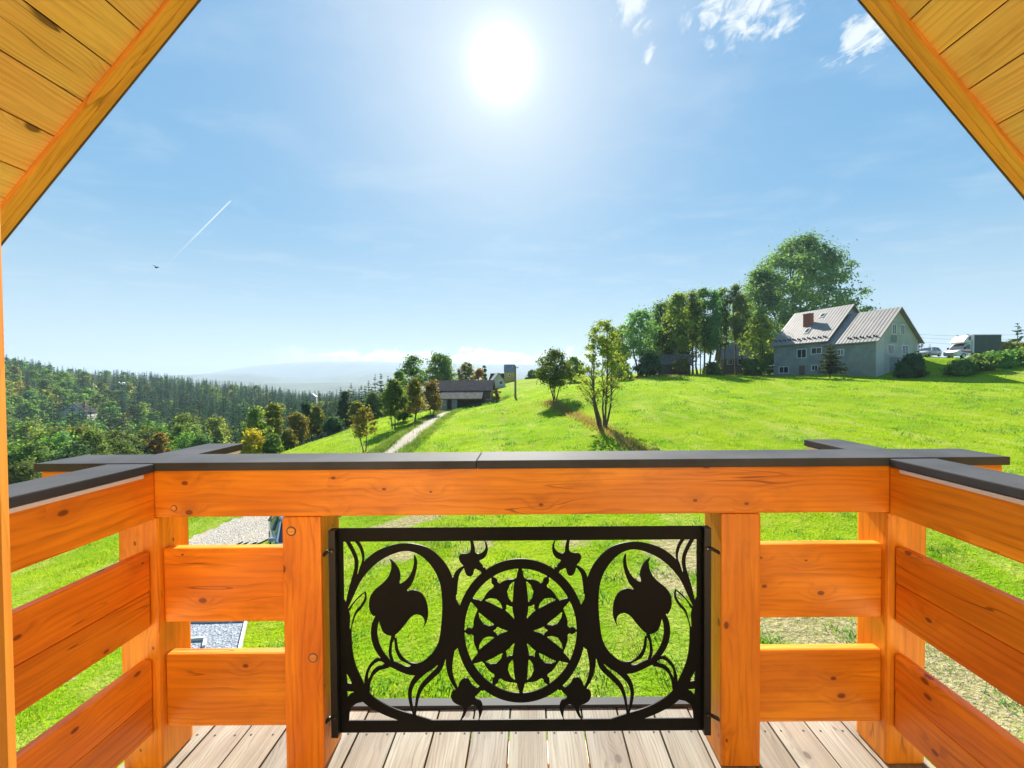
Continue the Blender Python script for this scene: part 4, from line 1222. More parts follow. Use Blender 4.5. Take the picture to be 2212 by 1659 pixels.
# --- other buildings
small_house('lookout_hut', 'tall narrow hut of yellow boards under a steep grey roof', 'hut', 1101, 105, 90, 2.6, 2.7, 789, 1.75, 'yellow_boards', 'roof_grey', wins=(('x-', 0.0, 2.9, 2.4, 0.35),), over=0.12)
small_house('cottage', 'small pale-gabled cottage with grey roof just beyond the barn', 'house', 1074, 90, 12, 3.0, 5.0, 807, 1.9, 'white_wall', 'roof_grey', wins=(('y-', 0.5, 2.4, 1.7, 0.7),))
small_house('cottage', 'dark low cottage on the crest behind the pale-gabled cottage', 'house', 1083, 118, 80, 5.0, 6.0, 808, 2.0, 'old_boards', 'roof_dark')
small_house('log_shed', 'low shadowed log shed with brown roof under the trees', 'shed', 1452, 73, 80, 4.0, 5.6, 768, 1.7, 'old_boards', 'roof_lichen', wins=(('x-', -0.4, 2.6, 2.1, 0.4),))
small_house('derelict_house', 'tall derelict grey wooden house behind thin tree trunks', 'house', 1582, 86, 78, 5.0, 5.4, 742, 3.2, 'old_boards', 'roof_grey', wins=(('x-', -0.9, 4.6, 3.6, 0.9), ('x-', 1.2, 4.6, 3.6, 0.9)))
e_, M_, r_ = small_house('villa', 'white house with dark roof amid the forest trees across the valley', 'house', 168, 165, 28, 8.0, 8.5, 871, 4.0, 'white_wall', 'roof_dark', wins=(('y-', -1.5, 5.6, 4.2, 1.2), ('y-', 1.5, 5.6, 4.2, 1.2), ('y-', 0.0, 3.0, 1.8, 1.1), ('x-', 0.0, 6.0, 4.6, 1.5)), chim=(1.5, 1.0))
small_house('villa', 'pale blue-roofed house low in the trees beyond the railing corner', 'house', 84, 92, 62, 5.0, 5.5, 950, 2.6, 'white_wall', 'roof_white', wins=(('y-', 0.0, 3.4, 2.6, 0.9),))
small_house('villa', 'small white house high on the forested hillside, the upper of two', 'house', 182, 240, 30, 8, 9, 823, 3.5, 'white_wall', 'roof_grey', group=None)
small_house('villa', 'small white house high on the forested hillside, nearer the valley mouth', 'house', 262, 250, 30, 8, 9, 826, 3.5, 'white_wall', 'roof_white', group=None)
small_house('villa', 'tiny white house at the far rim of the spruce forest', 'house', 675, 290, 20, 5, 6, 851, 2.0, 'white_wall', 'roof_grey')

# --- poles and wires
def pole(px, D, ytop, label, mat='grey_pole_wood', r_=0.12, arm=True):
    g = ground_at(px, D)
    h = at(px, ytop, D).z - g.z
    e = empty('utility_pole', g, label, 'pole')
    m_ = MB(); m_.tube([(g.x, g.y, g.z - 0.4), (g.x + 0.02, g.y, g.z + h)], [r_, r_ * 0.72], 8); m_.build('shaft', mat, e)
    if arm:
        m_ = MB(); m_.box((g.x - 0.5, g.y - 0.05, g.z + h - 0.35), (g.x + 0.5, g.y + 0.05, g.z + h - 0.25)); a = m_.build('crossarm', mat, e)
        m_ = MB()
        for s in (-0.42, 0.42): m_.cyl((g.x + s, g.y, g.z + h - 0.25), (g.x + s, g.y, g.z + h - 0.1), 0.045, n=6)
        m_.build('insulators', 'white_paint', a)
    return e
pole(1113, 58, 790, 'dark wooden utility pole standing in the meadow before the yellow hut', r_=0.17)
pole(1513, 63, 738, 'thin bare post at the field edge before the tall trees', r_=0.10, arm=False)
pole(281, 72, 952, 'pale concrete utility pole rising from the valley trees', 'concrete', r_=0.28)
for i, (ya, yb) in enumerate(((722, 700), (729, 712), (738, 728))):
    a = at(1985, ya, 95); b = at(2400, yb, 80)
    m_ = MB()
    pts = [a.lerp(b, s) - Vector((0, 0, 1.2 * 4 * s * (1 - s))) for s in np.linspace(0, 1, 13)]
    m_.tube(pts, [0.02] * 13, 4)
    tag(m_.build('power_line', 'wire_black'), 'thin power line sagging across the sky beyond the truck', 'wire', 'power lines beyond the truck')

# ================================================================== VEHICLES
def loft(stations, name, mat, parent, M, smooth=True):
    """stations: list of (x, [(y, z), ...]) closed sections"""
    v, f = [], []
    n = len(stations[0][1])
    for x, sec in stations:
        for (y, z) in sec: v.append((x, y, z))
    for i in range(len(stations) - 1):
        for k in range(n):
            f.append((i * n + k, i * n + (k + 1) % n, (i + 1) * n + (k + 1) % n, (i + 1) * n + k))
    f.append(tuple(range(n))); f.append(tuple(range(len(stations) * n - 1, (len(stations) - 1) * n - 1, -1)))
    m_ = MB(); m_.add(v, f)
    return m_.build(name, mat, parent, M, smooth=smooth, bevel=0.0)
def wheel(parent, M, x, y, r_, w_):
    m_ = MB(); m_.cyl((x, y - w_ / 2, r_), (x, y + w_ / 2, r_), r_, n=20); ty = m_.build('wheel', 'tyre', parent, M)
    m_ = MB(); m_.cyl((x, y - w_ / 2 - 0.008, r_), (x, y + w_ / 2 + 0.008, r_), r_ * 0.62, n=14); m_.build('rim', 'rim', ty, M)
def car(name, label, loc, heading, paint):
    h = Vector((math.cos(heading), math.sin(heading), 0))
    M = frame(loc, h, (-h.y, h.x, 0), (0, 0, 1))
    e = empty(name, loc, label, 'car')
    def low(hw, z0, z1, crown=0.05):
        return [(-hw * 0.9, z0), (hw * 0.9, z0), (hw, z0 + 0.18), (hw, z1 - 0.14), (hw * 0.93, z1 - 0.02), (hw * 0.5, z1 + crown * 0.8), (0, z1 + crown), (-hw * 0.5, z1 + crown * 0.8), (-hw * 0.93, z1 - 0.02), (-hw, z1 - 0.14), (-hw, z0 + 0.18)]
    st = [(-2.10, low(0.70, 0.32, 0.62)), (-2.04, low(0.80, 0.24, 0.86)), (-1.85, low(0.86, 0.22, 0.93)), (-0.9, low(0.88, 0.2, 0.95)), (0.5, low(0.88, 0.2, 0.94)), (0.95, low(0.87, 0.2, 0.90)), (1.7, low(0.84, 0.22, 0.78)), (2.0, low(0.78, 0.26, 0.68)), (2.1, low(0.66, 0.34, 0.56))]
    loft(st, 'body', paint, e, M)
    def cab(hw0, hw1, z0, z1):
        return [(-hw0, z0), (hw0, z0), (hw1, z1 - 0.05), (hw1 - 0.10, z1), (-hw1 + 0.10, z1), (-hw1, z1 - 0.05)]
    loft([(-1.98, cab(0.76, 0.72, 0.86, 0.98)), (-1.62, cab(0.82, 0.62, 0.88, 1.36)), (-1.3, cab(0.83, 0.63, 0.88, 1.44)), (0.0, cab(0.83, 0.64, 0.88, 1.46)), (0.3, cab(0.82, 0.62, 0.88, 1.40)), (1.05, cab(0.78, 0.72, 0.84, 0.93))], 'glasshouse', 'glass_dark', e, M, smooth=False)
    def rf(hw, z0, z1): return [(-hw, z0), (hw, z0), (hw - 0.06, z1), (-hw + 0.06, z1)]
    loft([(-1.70, rf(0.60, 1.28, 1.34)), (-1.55, rf(0.645, 1.38, 1.44)), (-1.2, rf(0.655, 1.43, 1.49)), (-0.3, rf(0.66, 1.45, 1.51)), (0.15, rf(0.65, 1.42, 1.48)), (0.34, rf(0.63, 1.36, 1.42))], 'roof', paint, e, M)
    for s in (-1, 1):
        m_ = MB()
        for (xa, za, xb, zb) in ((0.32, 1.40, 1.02, 0.92), (-0.45, 1.46, -0.45, 0.92), (-1.35, 1.44, -1.75, 0.92)):
            ya = s * (0.66 if za > 1.2 else 0.8); yb = s * 0.85
            m_.tube([(xa, ya, za), (xb, yb, zb)], [0.04, 0.05], 5)
        m_.build('pillars', paint, e, M)
        for x in (-1.3, 1.3): wheel(e, M, x, s * 0.78, 0.31, 0.2)
        m_ = MB(); m_.box((1.86, s * 0.62 - 0.16, 0.56), (2.06, s * 0.62 + 0.13, 0.70)); m_.build('headlight', 'lamp_glass', e, M, bevel=0.03)
        m_ = MB(); m_.box((-2.09, s * 0.68 - 0.1, 0.66), (-1.95, s * 0.68 + 0.12, 0.90)); m_.build('tail_light', 'lamp_red', e, M, bevel=0.02)
        m_ = MB(); m_.box((0.75, s * 0.98 - 0.09, 0.93), (0.9, s * 0.98 + 0.09, 1.06)); m_.build('mirror', paint, e, M, bevel=0.03)
    return e
cg = at(640, 1150, 15.0)
car('parked_car', 'blue-grey hatchback parked on pale gravel, half hidden by the railing post', (cg.x, 15.2, hz(cg.x, 15.2) + 0.03), R(-52), 'car_blue_grey')
car('parked_car', 'silver car parked beside the white truck behind dark shrubs', (at(2004, 790, 63).x, 63, hz(at(2004, 790, 63).x, 63) + 0.02), R(200), 'car_silver')
tz = hz(68, 61)
TM = frame((72.1, 61.3, tz + 0.02), (-1, 0, 0), (0, -1, 0), (0, 0, 1))
truck = empty('box_truck', (72.1, 61.3, tz), 'white box truck with dark tarpaulin body parked on the bank', 'truck')
m_ = MB(); m_.prism([(4.35, 0.4), (6.45, 0.4), (6.62, 0.6), (6.6, 1.0), (6.45, 1.15), (5.85, 1.32), (5.1, 2.2), (4.8, 2.32), (4.35, 2.34)], -1.02, 1.02)
cabp = m_.build('cab', 'truck_white', truck, TM, bevel=0.05)
m_ = MB()
p0, p1 = Vector((5.88, 0, 1.36)), Vector((5.14, 0, 2.2))
nn = Vector((0.76, 0, 0.66)).normalized() * 0.03
m_.add([(p0 + nn + Vector((0, y, 0))) for y in (-0.9, 0.9)] + [(p1 + nn + Vector((0, y, 0))) for y in (0.8, -0.8)], [(0, 1, 2, 3)])
m_.build('windscreen', 'glass_dark', cabp, TM)
for s in (-1, 1):
    m_ = MB(); m_.prism([(4.6, 1.4), (5.65, 1.4), (5.05, 2.12), (4.6, 2.12)], s * 1.025 - 0.01, s * 1.025 + 0.01); m_.build('side_window', 'glass_dark', cabp, TM)
    m_ = MB(); m_.prism([(4.4, 0.75), (5.7, 0.95), (6.0, 1.18), (4.4, 1.05)], s * 1.024 - 0.008, s * 1.024 + 0.008); m_.build('red_stripe', 'truck_red', cabp, TM)
    m_ = MB(); m_.box((6.4, s * 0.78 - 0.17, 0.82), (6.63, s * 0.78 + 0.17, 1.02)); m_.build('headlight', 'lamp_glass', truck, TM, bevel=0.03)
    m_ = MB(); m_.box((5.55, s * 1.2 - 0.1, 1.35), (5.7, s * 1.2 + 0.12, 1.75)); m_.build('mirror', 'tyre', truck, TM, bevel=0.03)
    m_ = MB(); m_.cyl((4.65, s * 0.75, 3.5), (4.65, s * 0.75, 3.72), 0.09, n=10); m_.build('beacon', 'lamp_orange', truck, TM)
    for x in (5.55, 1.3): wheel(truck, TM, x, s * 0.9, 0.38, 0.26)
m_ = MB(); m_.prism([(6.46, 0.7), (6.66, 0.7), (6.64, 0.84), (6.48, 0.84)], -0.55, 0.55); m_.build('grille', 'tyre', truck, TM)
m_ = MB(); m_.prism([(5.45, 2.36), (5.55, 2.55), (5.2, 3.05), (4.7, 3.5), (4.4, 3.55), (4.4, 2.36)], -1.08, 1.08); al = m_.build('sleeper_pod', 'truck_white', truck, TM, bevel=0.08)
for s in (-1, 1):
    m_ = MB(); m_.prism([(4.55, 2.75), (4.95, 2.75), (4.85, 3.25), (4.55, 3.35)], s * 1.085 - 0.01, s * 1.085 + 0.01); m_.build('pod_window', 'glass_dark', al, TM)
m_ = MB(); m_.box((0, -1.2, 0.85), (4.3, 1.2, 3.5)); m_.build('tarpaulin_body', 'tarpaulin', truck, TM, bevel=0.04)
m_ = MB(); m_.box((-0.03, -1.22, 3.5), (4.34, 1.22, 3.6)); m_.box((4.2, -1.23, 0.8), (4.345, 1.23, 3.5)); m_.build('body_frame', 'truck_white', truck, TM)
m_ = MB(); m_.box((0.1, -0.5, 0.5), (4.4, 0.5, 0.84)); m_.build('chassis', 'tyre', truck, TM)

# gravel bed with pale edging below the balcony
g0, g1, g2, g3 = gp(385, 1349), gp(530, 1346), gp(508, 1440), gp(375, 1440)
bed = empty('gravel_bed', g1, 'grey gravel bed edged with pale kerb stones below the balcony', 'gravel bed')
v, f = [], []
for j_ in range(9):
    for i_ in range(9):
        a_, b_2 = i_ / 8, j_ / 8
        q = (g0 * (1 - a_) + g1 * a_) * (1 - b_2) + (g3 * (1 - a_) + g2 * a_) * b_2
        v.append((q.x, q.y, hz(q.x, q.y) + 0.05))
for j_ in range(8):
    for i_ in range(8):
        f.append((j_ * 9 + i_, (j_ + 1) * 9 + i_, (j_ + 1) * 9 + i_ + 1, j_ * 9 + i_ + 1))
mesh_obj('gravel', pydata('gravel', v, f), 'gravel_grey', bed)
def kerbs(xa, ya, xb, yb):
    L = math.hypot(xb - xa, yb - ya); n = max(1, round(L / 0.5))
    d = Vector((xb - xa, yb - ya, 0)).normalized()
    for i in range(n):
        c = Vector((xa, ya, 0)) + d * (L * (i + 0.5) / n)
        za, zb = hz(*(c - d * L / n / 2).xy), hz(*(c + d * L / n / 2).xy)
        dd_ = (d + Vector((0, 0, (zb - za) / (L / n)))).normalized()
        z_ = Vector((0, 0, 1)); y_ = z_.cross(dd_).normalized(); z_ = dd_.cross(y_)
        me = box_mesh('kerb_stone', (L / n - 0.008, 0.07, 0.2), 0.008, 'edging_white')
        mesh_obj('kerb_stone', me, None, bed, frame((c.x, c.y, (za + zb) / 2 + 0.02), dd_, y_, z_))
kerbs(g0.x, g0.y + 0.03, g1.x + 0.05, g1.y + 0.03)
kerbs(g1.x + 0.035, g1.y - 0.02, g2.x + 0.035, g2.y)
ka, kb, kc_ = gp(405, 1389), gp(447, 1386), gp(440, 1405)
kerbs(ka.x, ka.y, kb.x, kb.y); kerbs(kb.x, kb.y - 0.05, kc_.x, kc_.y)

# bird
bp = at(338, 578, 45)
m_ = MB()
m_.tube([bp + Vector((-0.20, 0, 0.02)), bp + Vector((-0.08, 0, 0.0)), bp + Vector((0.08, 0, 0)), bp + Vector((0.17, 0, 0.03))], [0.02, 0.07, 0.065, 0.02], 8)
bird = m_.build('bird', 'bird_black', None)
tag(bird, 'small dark bird gliding high above the valley', 'bird')
for s in (-1, 1):
    m_ = MB()
    a = bp + Vector((0.06, 0, 0.03)); b = bp + Vector((-0.08, 0, 0.03)); c = bp + Vector((-0.05, s * 0.2, 0.16)); d = bp + Vector((0.02, s * 0.26, 0.18)); e = bp + Vector((-0.12, s * 0.44, 0.10))
    th = Vector((0, 0, 0.012))
    m_.add([a, b, c, d, e, a + th, b + th, c + th, d + th, e + th], [(0, 1, 2, 3), (3, 2, 4), (5, 8, 7, 6), (8, 9, 7), (0, 3, 8, 5), (1, 6, 7, 2), (3, 4, 9, 8), (2, 7, 9, 4)])
    m_.build('wing', 'bird_black', bird)

# ================================================================== VEGETATION
def leaf_quads(C, size, r_, squash=1.0, droop=0.0, aspect=1.7, N=None):
    """rhombus leaf faces about points C (n,3)"""
    n = len(C)
    a = r_.normal(size=(n, 3)); a[:, 2] = a[:, 2] * squash - droop
    a /= np.linalg.norm(a, axis=1, keepdims=True) + 1e-9
    b = r_.normal(size=(n, 3))
    b -= (b * a).sum(1, keepdims=True) * a
    b /= np.linalg.norm(b, axis=1, keepdims=True) + 1e-9
    if N is not None:
        nn_ = N + r_.normal(size=(n, 3)) * 0.42
        nn_ /= np.linalg.norm(nn_, axis=1, keepdims=True) + 1e-9
        a -= (a * nn_).sum(1, keepdims=True) * nn_
        a /= np.linalg.norm(a, axis=1, keepdims=True) + 1e-9
        b = np.cross(nn_, a)
    s = (size * r_.uniform(0.6, 1.35, n))[:, None]
    a = a * s * 0.5 * aspect ** 0.5; b = b * s * 0.5 / aspect ** 0.5
    V = np.stack([C - a, C + b, C + a * 1.0, C - b], 1).reshape(-1, 3)
    Fc = np.arange(4 * n).reshape(n, 4)
    return V, Fc
def crown_points(r_, n, H, R_, zb, prof, shell=0.5):
    z = zb + (H - zb) * r_.uniform(0.03, 1.0, n) ** 0.9
    tn = (z - zb) / (H - zb)
    rad = R_ * np.interp(tn, [p[0] for p in prof], [p[1] for p in prof])
    a = r_.uniform(0, 2 * math.pi, n)
    q = rad * r_.uniform(0, 1, n) ** shell
    return np.stack([q * np.cos(a), q * np.sin(a), z], 1)
PROF = {'round': [(0, 0.45), (0.2, 0.85), (0.45, 1.0), (0.75, 0.8), (0.92, 0.45), (1, 0.15)],
        'tall': [(0, 0.5), (0.2, 0.9), (0.5, 1.0), (0.8, 0.75), (1, 0.25)],
        'vase': [(0, 0.55), (0.15, 0.9), (0.4, 1.0), (0.65, 0.72), (0.85, 0.5), (1, 0.2)],
        'big': [(0, 0.55), (0.15, 0.95), (0.35, 1.0), (0.6, 0.78), (0.8, 0.55), (1, 0.18)],
        'bush': [(0, 0.9), (0.3, 1.0), (0.7, 0.8), (1, 0.3)],
        'pole': [(0, 0.35), (0.4, 0.6), (0.7, 1.0), (0.9, 0.8), (1, 0.3)],
        'spire': [(0, 0.7), (0.25, 1.0), (0.6, 0.7), (1, 0.12)]}
def tree_data(seed, H, R_, zb, nclus, nleaf, leaf, prof='round', stems=1, trunk=None, clus=None, lean=0.05, spread=0.25, limb_sides=5, shell=0.5, squash=0.8):
    r_ = np.random.default_rng(seed)
    P = crown_points(r_, nclus, H * 0.97, R_ * 0.88, zb, PROF[prof], shell)
    trunk = trunk or H * 0.022
    mb = MB()
    axes = []
    for s in range(stems):
        a = 2 * math.pi * (s + r_.uniform(-.2, .2)) / stems
        off = (0.02 + 0.03 * (stems > 1)) * H * (0 if stems == 1 else 1)
        top = np.array([math.cos(a) * R_ * spread * (stems > 1) + r_.normal() * lean * H * (0.3 if stems > 1 else 1), math.sin(a) * R_ * spread * (stems > 1) + r_.normal() * lean * H * (0.3 if stems > 1 else 1), H * (0.93 if s == 0 else r_.uniform(0.62, 0.8))])
        b0 = np.array([math.cos(a) * off * 0.4, math.sin(a) * off * 0.4, -0.25])
        ts = np.linspace(0, 1, 8)
        wob = np.cumsum(r_.normal(size=(8, 2)) * H * 0.008, axis=0)
        pts = np.array([b0 * (1 - t_) + top * t_ for t_ in ts])
        bow = np.sin(ts * math.pi) * (-0.06 * H if stems > 1 else 0)
        pts[:, 0] += wob[:, 0] - math.cos(a) * bow * 0.5; pts[:, 1] += wob[:, 1] - math.sin(a) * bow * 0.5
        rad = trunk * (0.8 if stems > 1 else 1) * (1 - ts * 0.88)
        rad[0] *= 1.35
        mb.tube([tuple(p) for p in pts], list(rad), 7)
        axes.append((pts, rad))
    for c in P:
        k = int(r_.integers(len(axes)))
        d = [np.min(np.hypot(ax[0][:, 0] - c[0], ax[0][:, 1] - c[1])) for ax in axes]
        pts, rad = axes[int(np.argmin(d))]
        zt = max(c[2] - (0.25 + 0.35 * r_.uniform()) * max(0.4, math.hypot(c[0], c[1])) * 1.4, zb * 0.55)
        i = int(np.clip(np.searchsorted(pts[:, 2], zt), 1, 7))
        f_ = np.clip((zt - pts[i - 1, 2]) / max(1e-6, pts[i, 2] - pts[i - 1, 2]), 0, 1)
        st = pts[i - 1] * (1 - f_) + pts[i] * f_
        r0 = (rad[i - 1] * (1 - f_) + rad[i] * f_) * 0.5
        mid = (st + c) / 2 + np.array([0, 0, 0.08 * np.linalg.norm(c - st)]) + r_.normal(size=3) * 0.04 * np.linalg.norm(c - st)
        mb.tube([tuple(st), tuple(mid), tuple(c)], [r0, r0 * 0.55, r0 * 0.15], limb_sides)
    cl = clus or R_ * 0.24
    CC = np.repeat(P, nleaf, axis=0)
    sc = np.repeat(r_.uniform(0.6, 1.25, len(P)), nleaf)[:, None]
    CC = CC + r_.normal(size=CC.shape) * np.array([cl, cl, cl * 0.7]) * sc * np.where(r_.uniform(size=(len(CC), 1)) < 0.15, 0.85, 0.56)
    PR_ = np.repeat(P, nleaf, axis=0)
    n1_ = CC - PR_; n1_ /= np.linalg.norm(n1_, axis=1, keepdims=True) + 1e-9
    n2_ = CC - np.array([0, 0, zb + (H - zb) * 0.35]); n2_ /= np.linalg.norm(n2_, axis=1, keepdims=True) + 1e-9
    V, Fc = leaf_quads(CC, leaf, r_, squash, N=n1_ * 0.7 + n2_ * 0.7)
    return mb, V, Fc
def tree(name, label, cat, px, D, ytop, wpx, mat, seed, group=None, zb=0.3, n=(40, 60), leaf=0.3, prof='round', stems=1, bark='bark', y_at=None, H=None, clus=None, trunk=None, spread=0.25, shell=0.5, X=None):
    g = ground_at(px, D) if X is None else Vector((X, D, hz(X, D)))
    H = H or (at(px, ytop, D).z - g.z)
    R_ = wpx / F * D / 2
    mb, V, Fc = tree_data(seed, H, R_, zb * H, n[0], n[1], leaf, prof, stems, trunk=trunk, clus=clus, spread=spread, shell=shell)
    e = empty(name, g, label, cat, group)
    rot = Matrix.Translation(g) @ Matrix.Rotation(seed * 1.7, 4, 'Z')
    mb.build('trunk' if cat == 'tree' else 'stems', bark, e, rot, smooth=True)
    mesh_obj('crown' if cat == 'tree' else 'foliage', np_mesh('crown', V, Fc, mat), None, e, rot)
    return e
def spruce_data(seed, H, R_, zb, whorls, per, seg, width, dens=1.0):
    r_ = np.random.default_rng(seed)
    mb = MB(); mb.tube([(0, 0, -0.3), (0, 0, H * 0.5), (0, 0, H * 0.985)], [H * 0.017, H * 0.011, 0.01], 6)
    Vs = []
    for i in range(whorls):
        tn = (i + r_.uniform(0, .6)) / whorls
        z = zb + (H - zb) * tn ** 0.92
        L = R_ * (1 - tn) ** 0.85 * 1.0 + 0.04 * R_
        k = max(4, int(per * (1 - 0.45 * tn)))
        for b in range(k):
            if r_.uniform() > dens: continue
            a = 2 * math.pi * (b + r_.uniform(-.35, .35)) / k + i * 0.9
            l_ = L * r_.uniform(0.7, 1.12)
            drop = -0.28 * (1 - tn) + 0.28 * tn
            dirh = np.array([math.cos(a), math.sin(a), 0]); side = np.array([-math.sin(a), math.cos(a), 0])
            for s in range(seg):
                s1 = (s + 0.6 + r_.uniform(-.25, .25)) / seg
                for _ in range(2):
                    p = np.array([0, 0, z]) + dirh * l_ * s1 + np.array([0, 0, drop * l_ * s1 + 0.14 * l_ * s1 * s1])
                    ax_ = dirh * r_.uniform(0.5, 1.0) + side * r_.normal() * 0.55 + np.array([0, 0, r_.uniform(-0.75, 0.05)])
                    ax_ /= np.linalg.norm(ax_)
                    bx_v = r_.normal(size=3); bx_v -= ax_ * (bx_v @ ax_); bx_v /= np.linalg.norm(bx_v)
                    ln = (0.20 + width) * (l_ * 0.8 + 0.12 * R_) * (1.15 - 0.45 * s1) * r_.uniform(0.7, 1.2)
                    Vs.append([p - ax_ * ln * 0.6, p + bx_v * ln * 0.34, p + ax_ * ln * 0.75, p - bx_v * ln * 0.34])
    Vs.append([[-0.06 * R_, 0, H * 0.93], [0, 0.06 * R_, H * 0.95], [0, 0, H], [0.06 * R_, 0, H * 0.93]])
    V = np.array(Vs).reshape(-1, 3)
    return mb, V, np.arange(len(V)).reshape(-1, 4)
def spruce(label, px, D, ytop, wpx, seed, mat='needle', zb=0.08, group=None, dens=1.0, whorls=20, per=9, seg=4, X=None):
    g = ground_at(px, D) if X is None else Vector((X, D, hz(X, D)))
    H = at(px, ytop, D).z - g.z
    mb, V, Fc = spruce_data(seed, H, wpx / F * D / 2, zb * H, whorls, per, seg, 0.22, dens)
    e = empty('spruce_tree', g, label, 'tree', group)
    M = Matrix.Translation(g)
    mb.build('trunk', 'bark', e, M, smooth=True)
    mesh_obj('crown', np_mesh('crown', V, Fc, mat), None, e, M)
    return e

# --- meadow trees
tree('meadow_tree', 'slender many-stemmed tree with thinning leaves standing on the dry grass ditch', 'tree', 1302, 28.5, 684, 138, 'leaf_olive', 3, zb=0.20, n=(250, 24), leaf=0.13, prof='vase', stems=6, clus=0.24, trunk=0.11, spread=0.30, shell=0.5)
tree('meadow_tree', 'rounded bushy tree on the ditch farther up than the slender one', 'tree', 1197, 44, 756, 92, 'leaf_green', 8, zb=0.22, n=(95, 60), leaf=0.20, prof='round', stems=4, clus=0.5, trunk=0.09, spread=0.45)
# --- trees along the path
tree('path_tree', 'small twin-stemmed tree with sparse rusty leaves at the path bend', 'tree', 786, 29, 880, 66, 'leaf_rust', 21, zb=0.35, n=(60, 34), leaf=0.13, prof='vase', stems=2, clus=0.22, trunk=0.06, spread=0.5)
tree('path_tree', 'green twin-stemmed tree by the path, tallest of the row', 'tree', 850, 38, 820, 56, 'leaf_green', 22, zb=0.25, n=(70, 55), leaf=0.19, prof='tall', stems=2, clus=0.35, trunk=0.08, spread=0.25)
tree('path_tree', 'tree turning brown beside the tall green one on the path', 'tree', 893, 43, 818, 52, 'leaf_rust', 23, zb=0.2, n=(70, 55), leaf=0.2, prof='spire', stems=1, clus=0.4)
tree('path_tree', 'bushy yellow-brown tree where the path meets the barn', 'tree', 931, 49, 822, 46, 'leaf_rust', 24, zb=0.12, n=(70, 55), leaf=0.22, prof='spire', stems=2, clus=0.42)
tree('path_tree', 'short leafy shrub tree at the foot of the brown path tree', 'tree', 872, 45, 862, 40, 'leaf_dark', 25, zb=0.1, n=(40, 50), leaf=0.2, prof='bush', stems=3)
# --- trees behind the barn
tree('grove_tree', 'loose dark-topped tree rising behind the barn', 'tree', 893, 80, 768, 70, 'leaf_green', 31, zb=0.25, n=(60, 60), leaf=0.36, prof='round')
tree('grove_tree', 'full bright green tree rising over the barn ridge', 'tree', 952, 84, 765, 88, 'leaf_bright', 32, zb=0.2, n=(90, 70), leaf=0.38, prof='round')
tree('grove_tree', 'pale green tree between the barn and the hut', 'tree', 1008, 92, 783, 50, 'leaf_olive', 33, zb=0.2, n=(50, 50), leaf=0.36, prof='round')
tree('grove_tree', 'yellowing tree peeping over the right barn gable', 'tree', 1036, 80, 797, 30, 'leaf_yellow', 34, zb=0.2, n=(30, 50), leaf=0.32, prof='round')
tree('grove_tree', 'small round tree low behind the path row before the barn', 'tree', 862, 66, 800, 46, 'leaf_bright', 35, zb=0.2, n=(50, 50), leaf=0.3, prof='round')
tree('grove_tree', 'dark pointed tree at the end of the grove by the hut', 'tree', 1046, 96, 787, 16, 'leaf_dark', 36, zb=0.2, n=(30, 40), leaf=0.32, prof='spire')
tree('barn_creeper', 'reddish leafy shrub growing up the barn corner', 'shrub', 1072, 57.5, 838, 22, 'leaf_rust', 37, zb=0.05, n=(24, 45), leaf=0.2, prof='tall', stems=3)
# --- valley-edge trees, left of the meadow
edge = [(553, 40, 880, 62, 'leaf_olive', 'spire', 'pale olive pointed tree at the meadow edge above the yellow bush'),
        (590, 43, 872, 46, 'leaf_olive', 'tall', 'tall narrow olive tree at the valley edge of the meadow'),
        (540, 34.5, 930, 66, 'leaf_yellow', 'bush', 'golden yellow bush beyond the railing corner'),
        (585, 35.5, 940, 46, 'leaf_green', 'bush', 'low dark leafy bush at the meadow edge beside the golden bush'),
        (638, 46, 893, 52, 'leaf_rust', 'round', 'brownish rounded tree on the meadow edge'),
        (682, 52, 878, 40, 'leaf_olive', 'spire', 'olive spire-shaped tree on the meadow edge between rounded ones'),
        (719, 50, 904, 46, 'leaf_dark', 'bush', 'round dark green bush on the meadow edge'),
        (770, 62, 868, 44, 'leaf_olive', 'spire', 'yellow-green pointed tree just behind the rusty path tree'),
        (660, 62, 868, 40, 'leaf_dark', 'spire', 'dark narrow tree behind the brownish rounded one'),
        (805, 66, 850, 46, 'leaf_green', 'round', 'green tree between the path row and the spruces'),
        (745, 70, 846, 42, 'leaf_dark', 'spire', 'dark pointed tree behind the round dark bush'),
        (620, 41, 930, 36, 'leaf_olive', 'bush', 'small olive bush low on the meadow edge'),
        (340, 52, 930, 44, 'leaf_yellow', 'round', 'bright golden tree down in the valley before the spruces'),
        (385, 56, 918, 50, 'leaf_olive', 'round', 'olive tree beside the bright golden valley tree'),
        (430, 50, 940, 56, 'leaf_green', 'round', 'green valley tree just past the railing corner'),
        (300, 50, 960, 40, 'leaf_dark', 'bush', 'dark bush below the bright golden valley tree'),
        (195, 46, 925, 90, 'leaf_bright', 'round', 'bright green leafy tree beside the blue-roofed house'),
        (60, 75, 905, 80, 'leaf_olive', 'round', 'olive tree above the blue-roofed house'),
        (470, 62, 925, 40, 'leaf_olive', 'spire', 'slim olive valley tree between golden ones'),
        (45, 36, 990, 90, 'leaf_green', 'bush', 'leafy green bush under the side railing cap'),
        (130, 30, 1000, 60, 'leaf_olive', 'bush', 'yellowish bush behind the crossing railing caps')]
for i, (px, D, yt, wp, mt_, pr, lb) in enumerate(edge):
    tree('valley_tree', lb, 'tree', px, D, yt, wp, mt_, 50 + i, zb=0.12 if pr == 'bush' else 0.2, n=(70, 75), leaf=0.0045 * D, prof=pr, stems=3 if pr == 'bush' else 1, group=None)
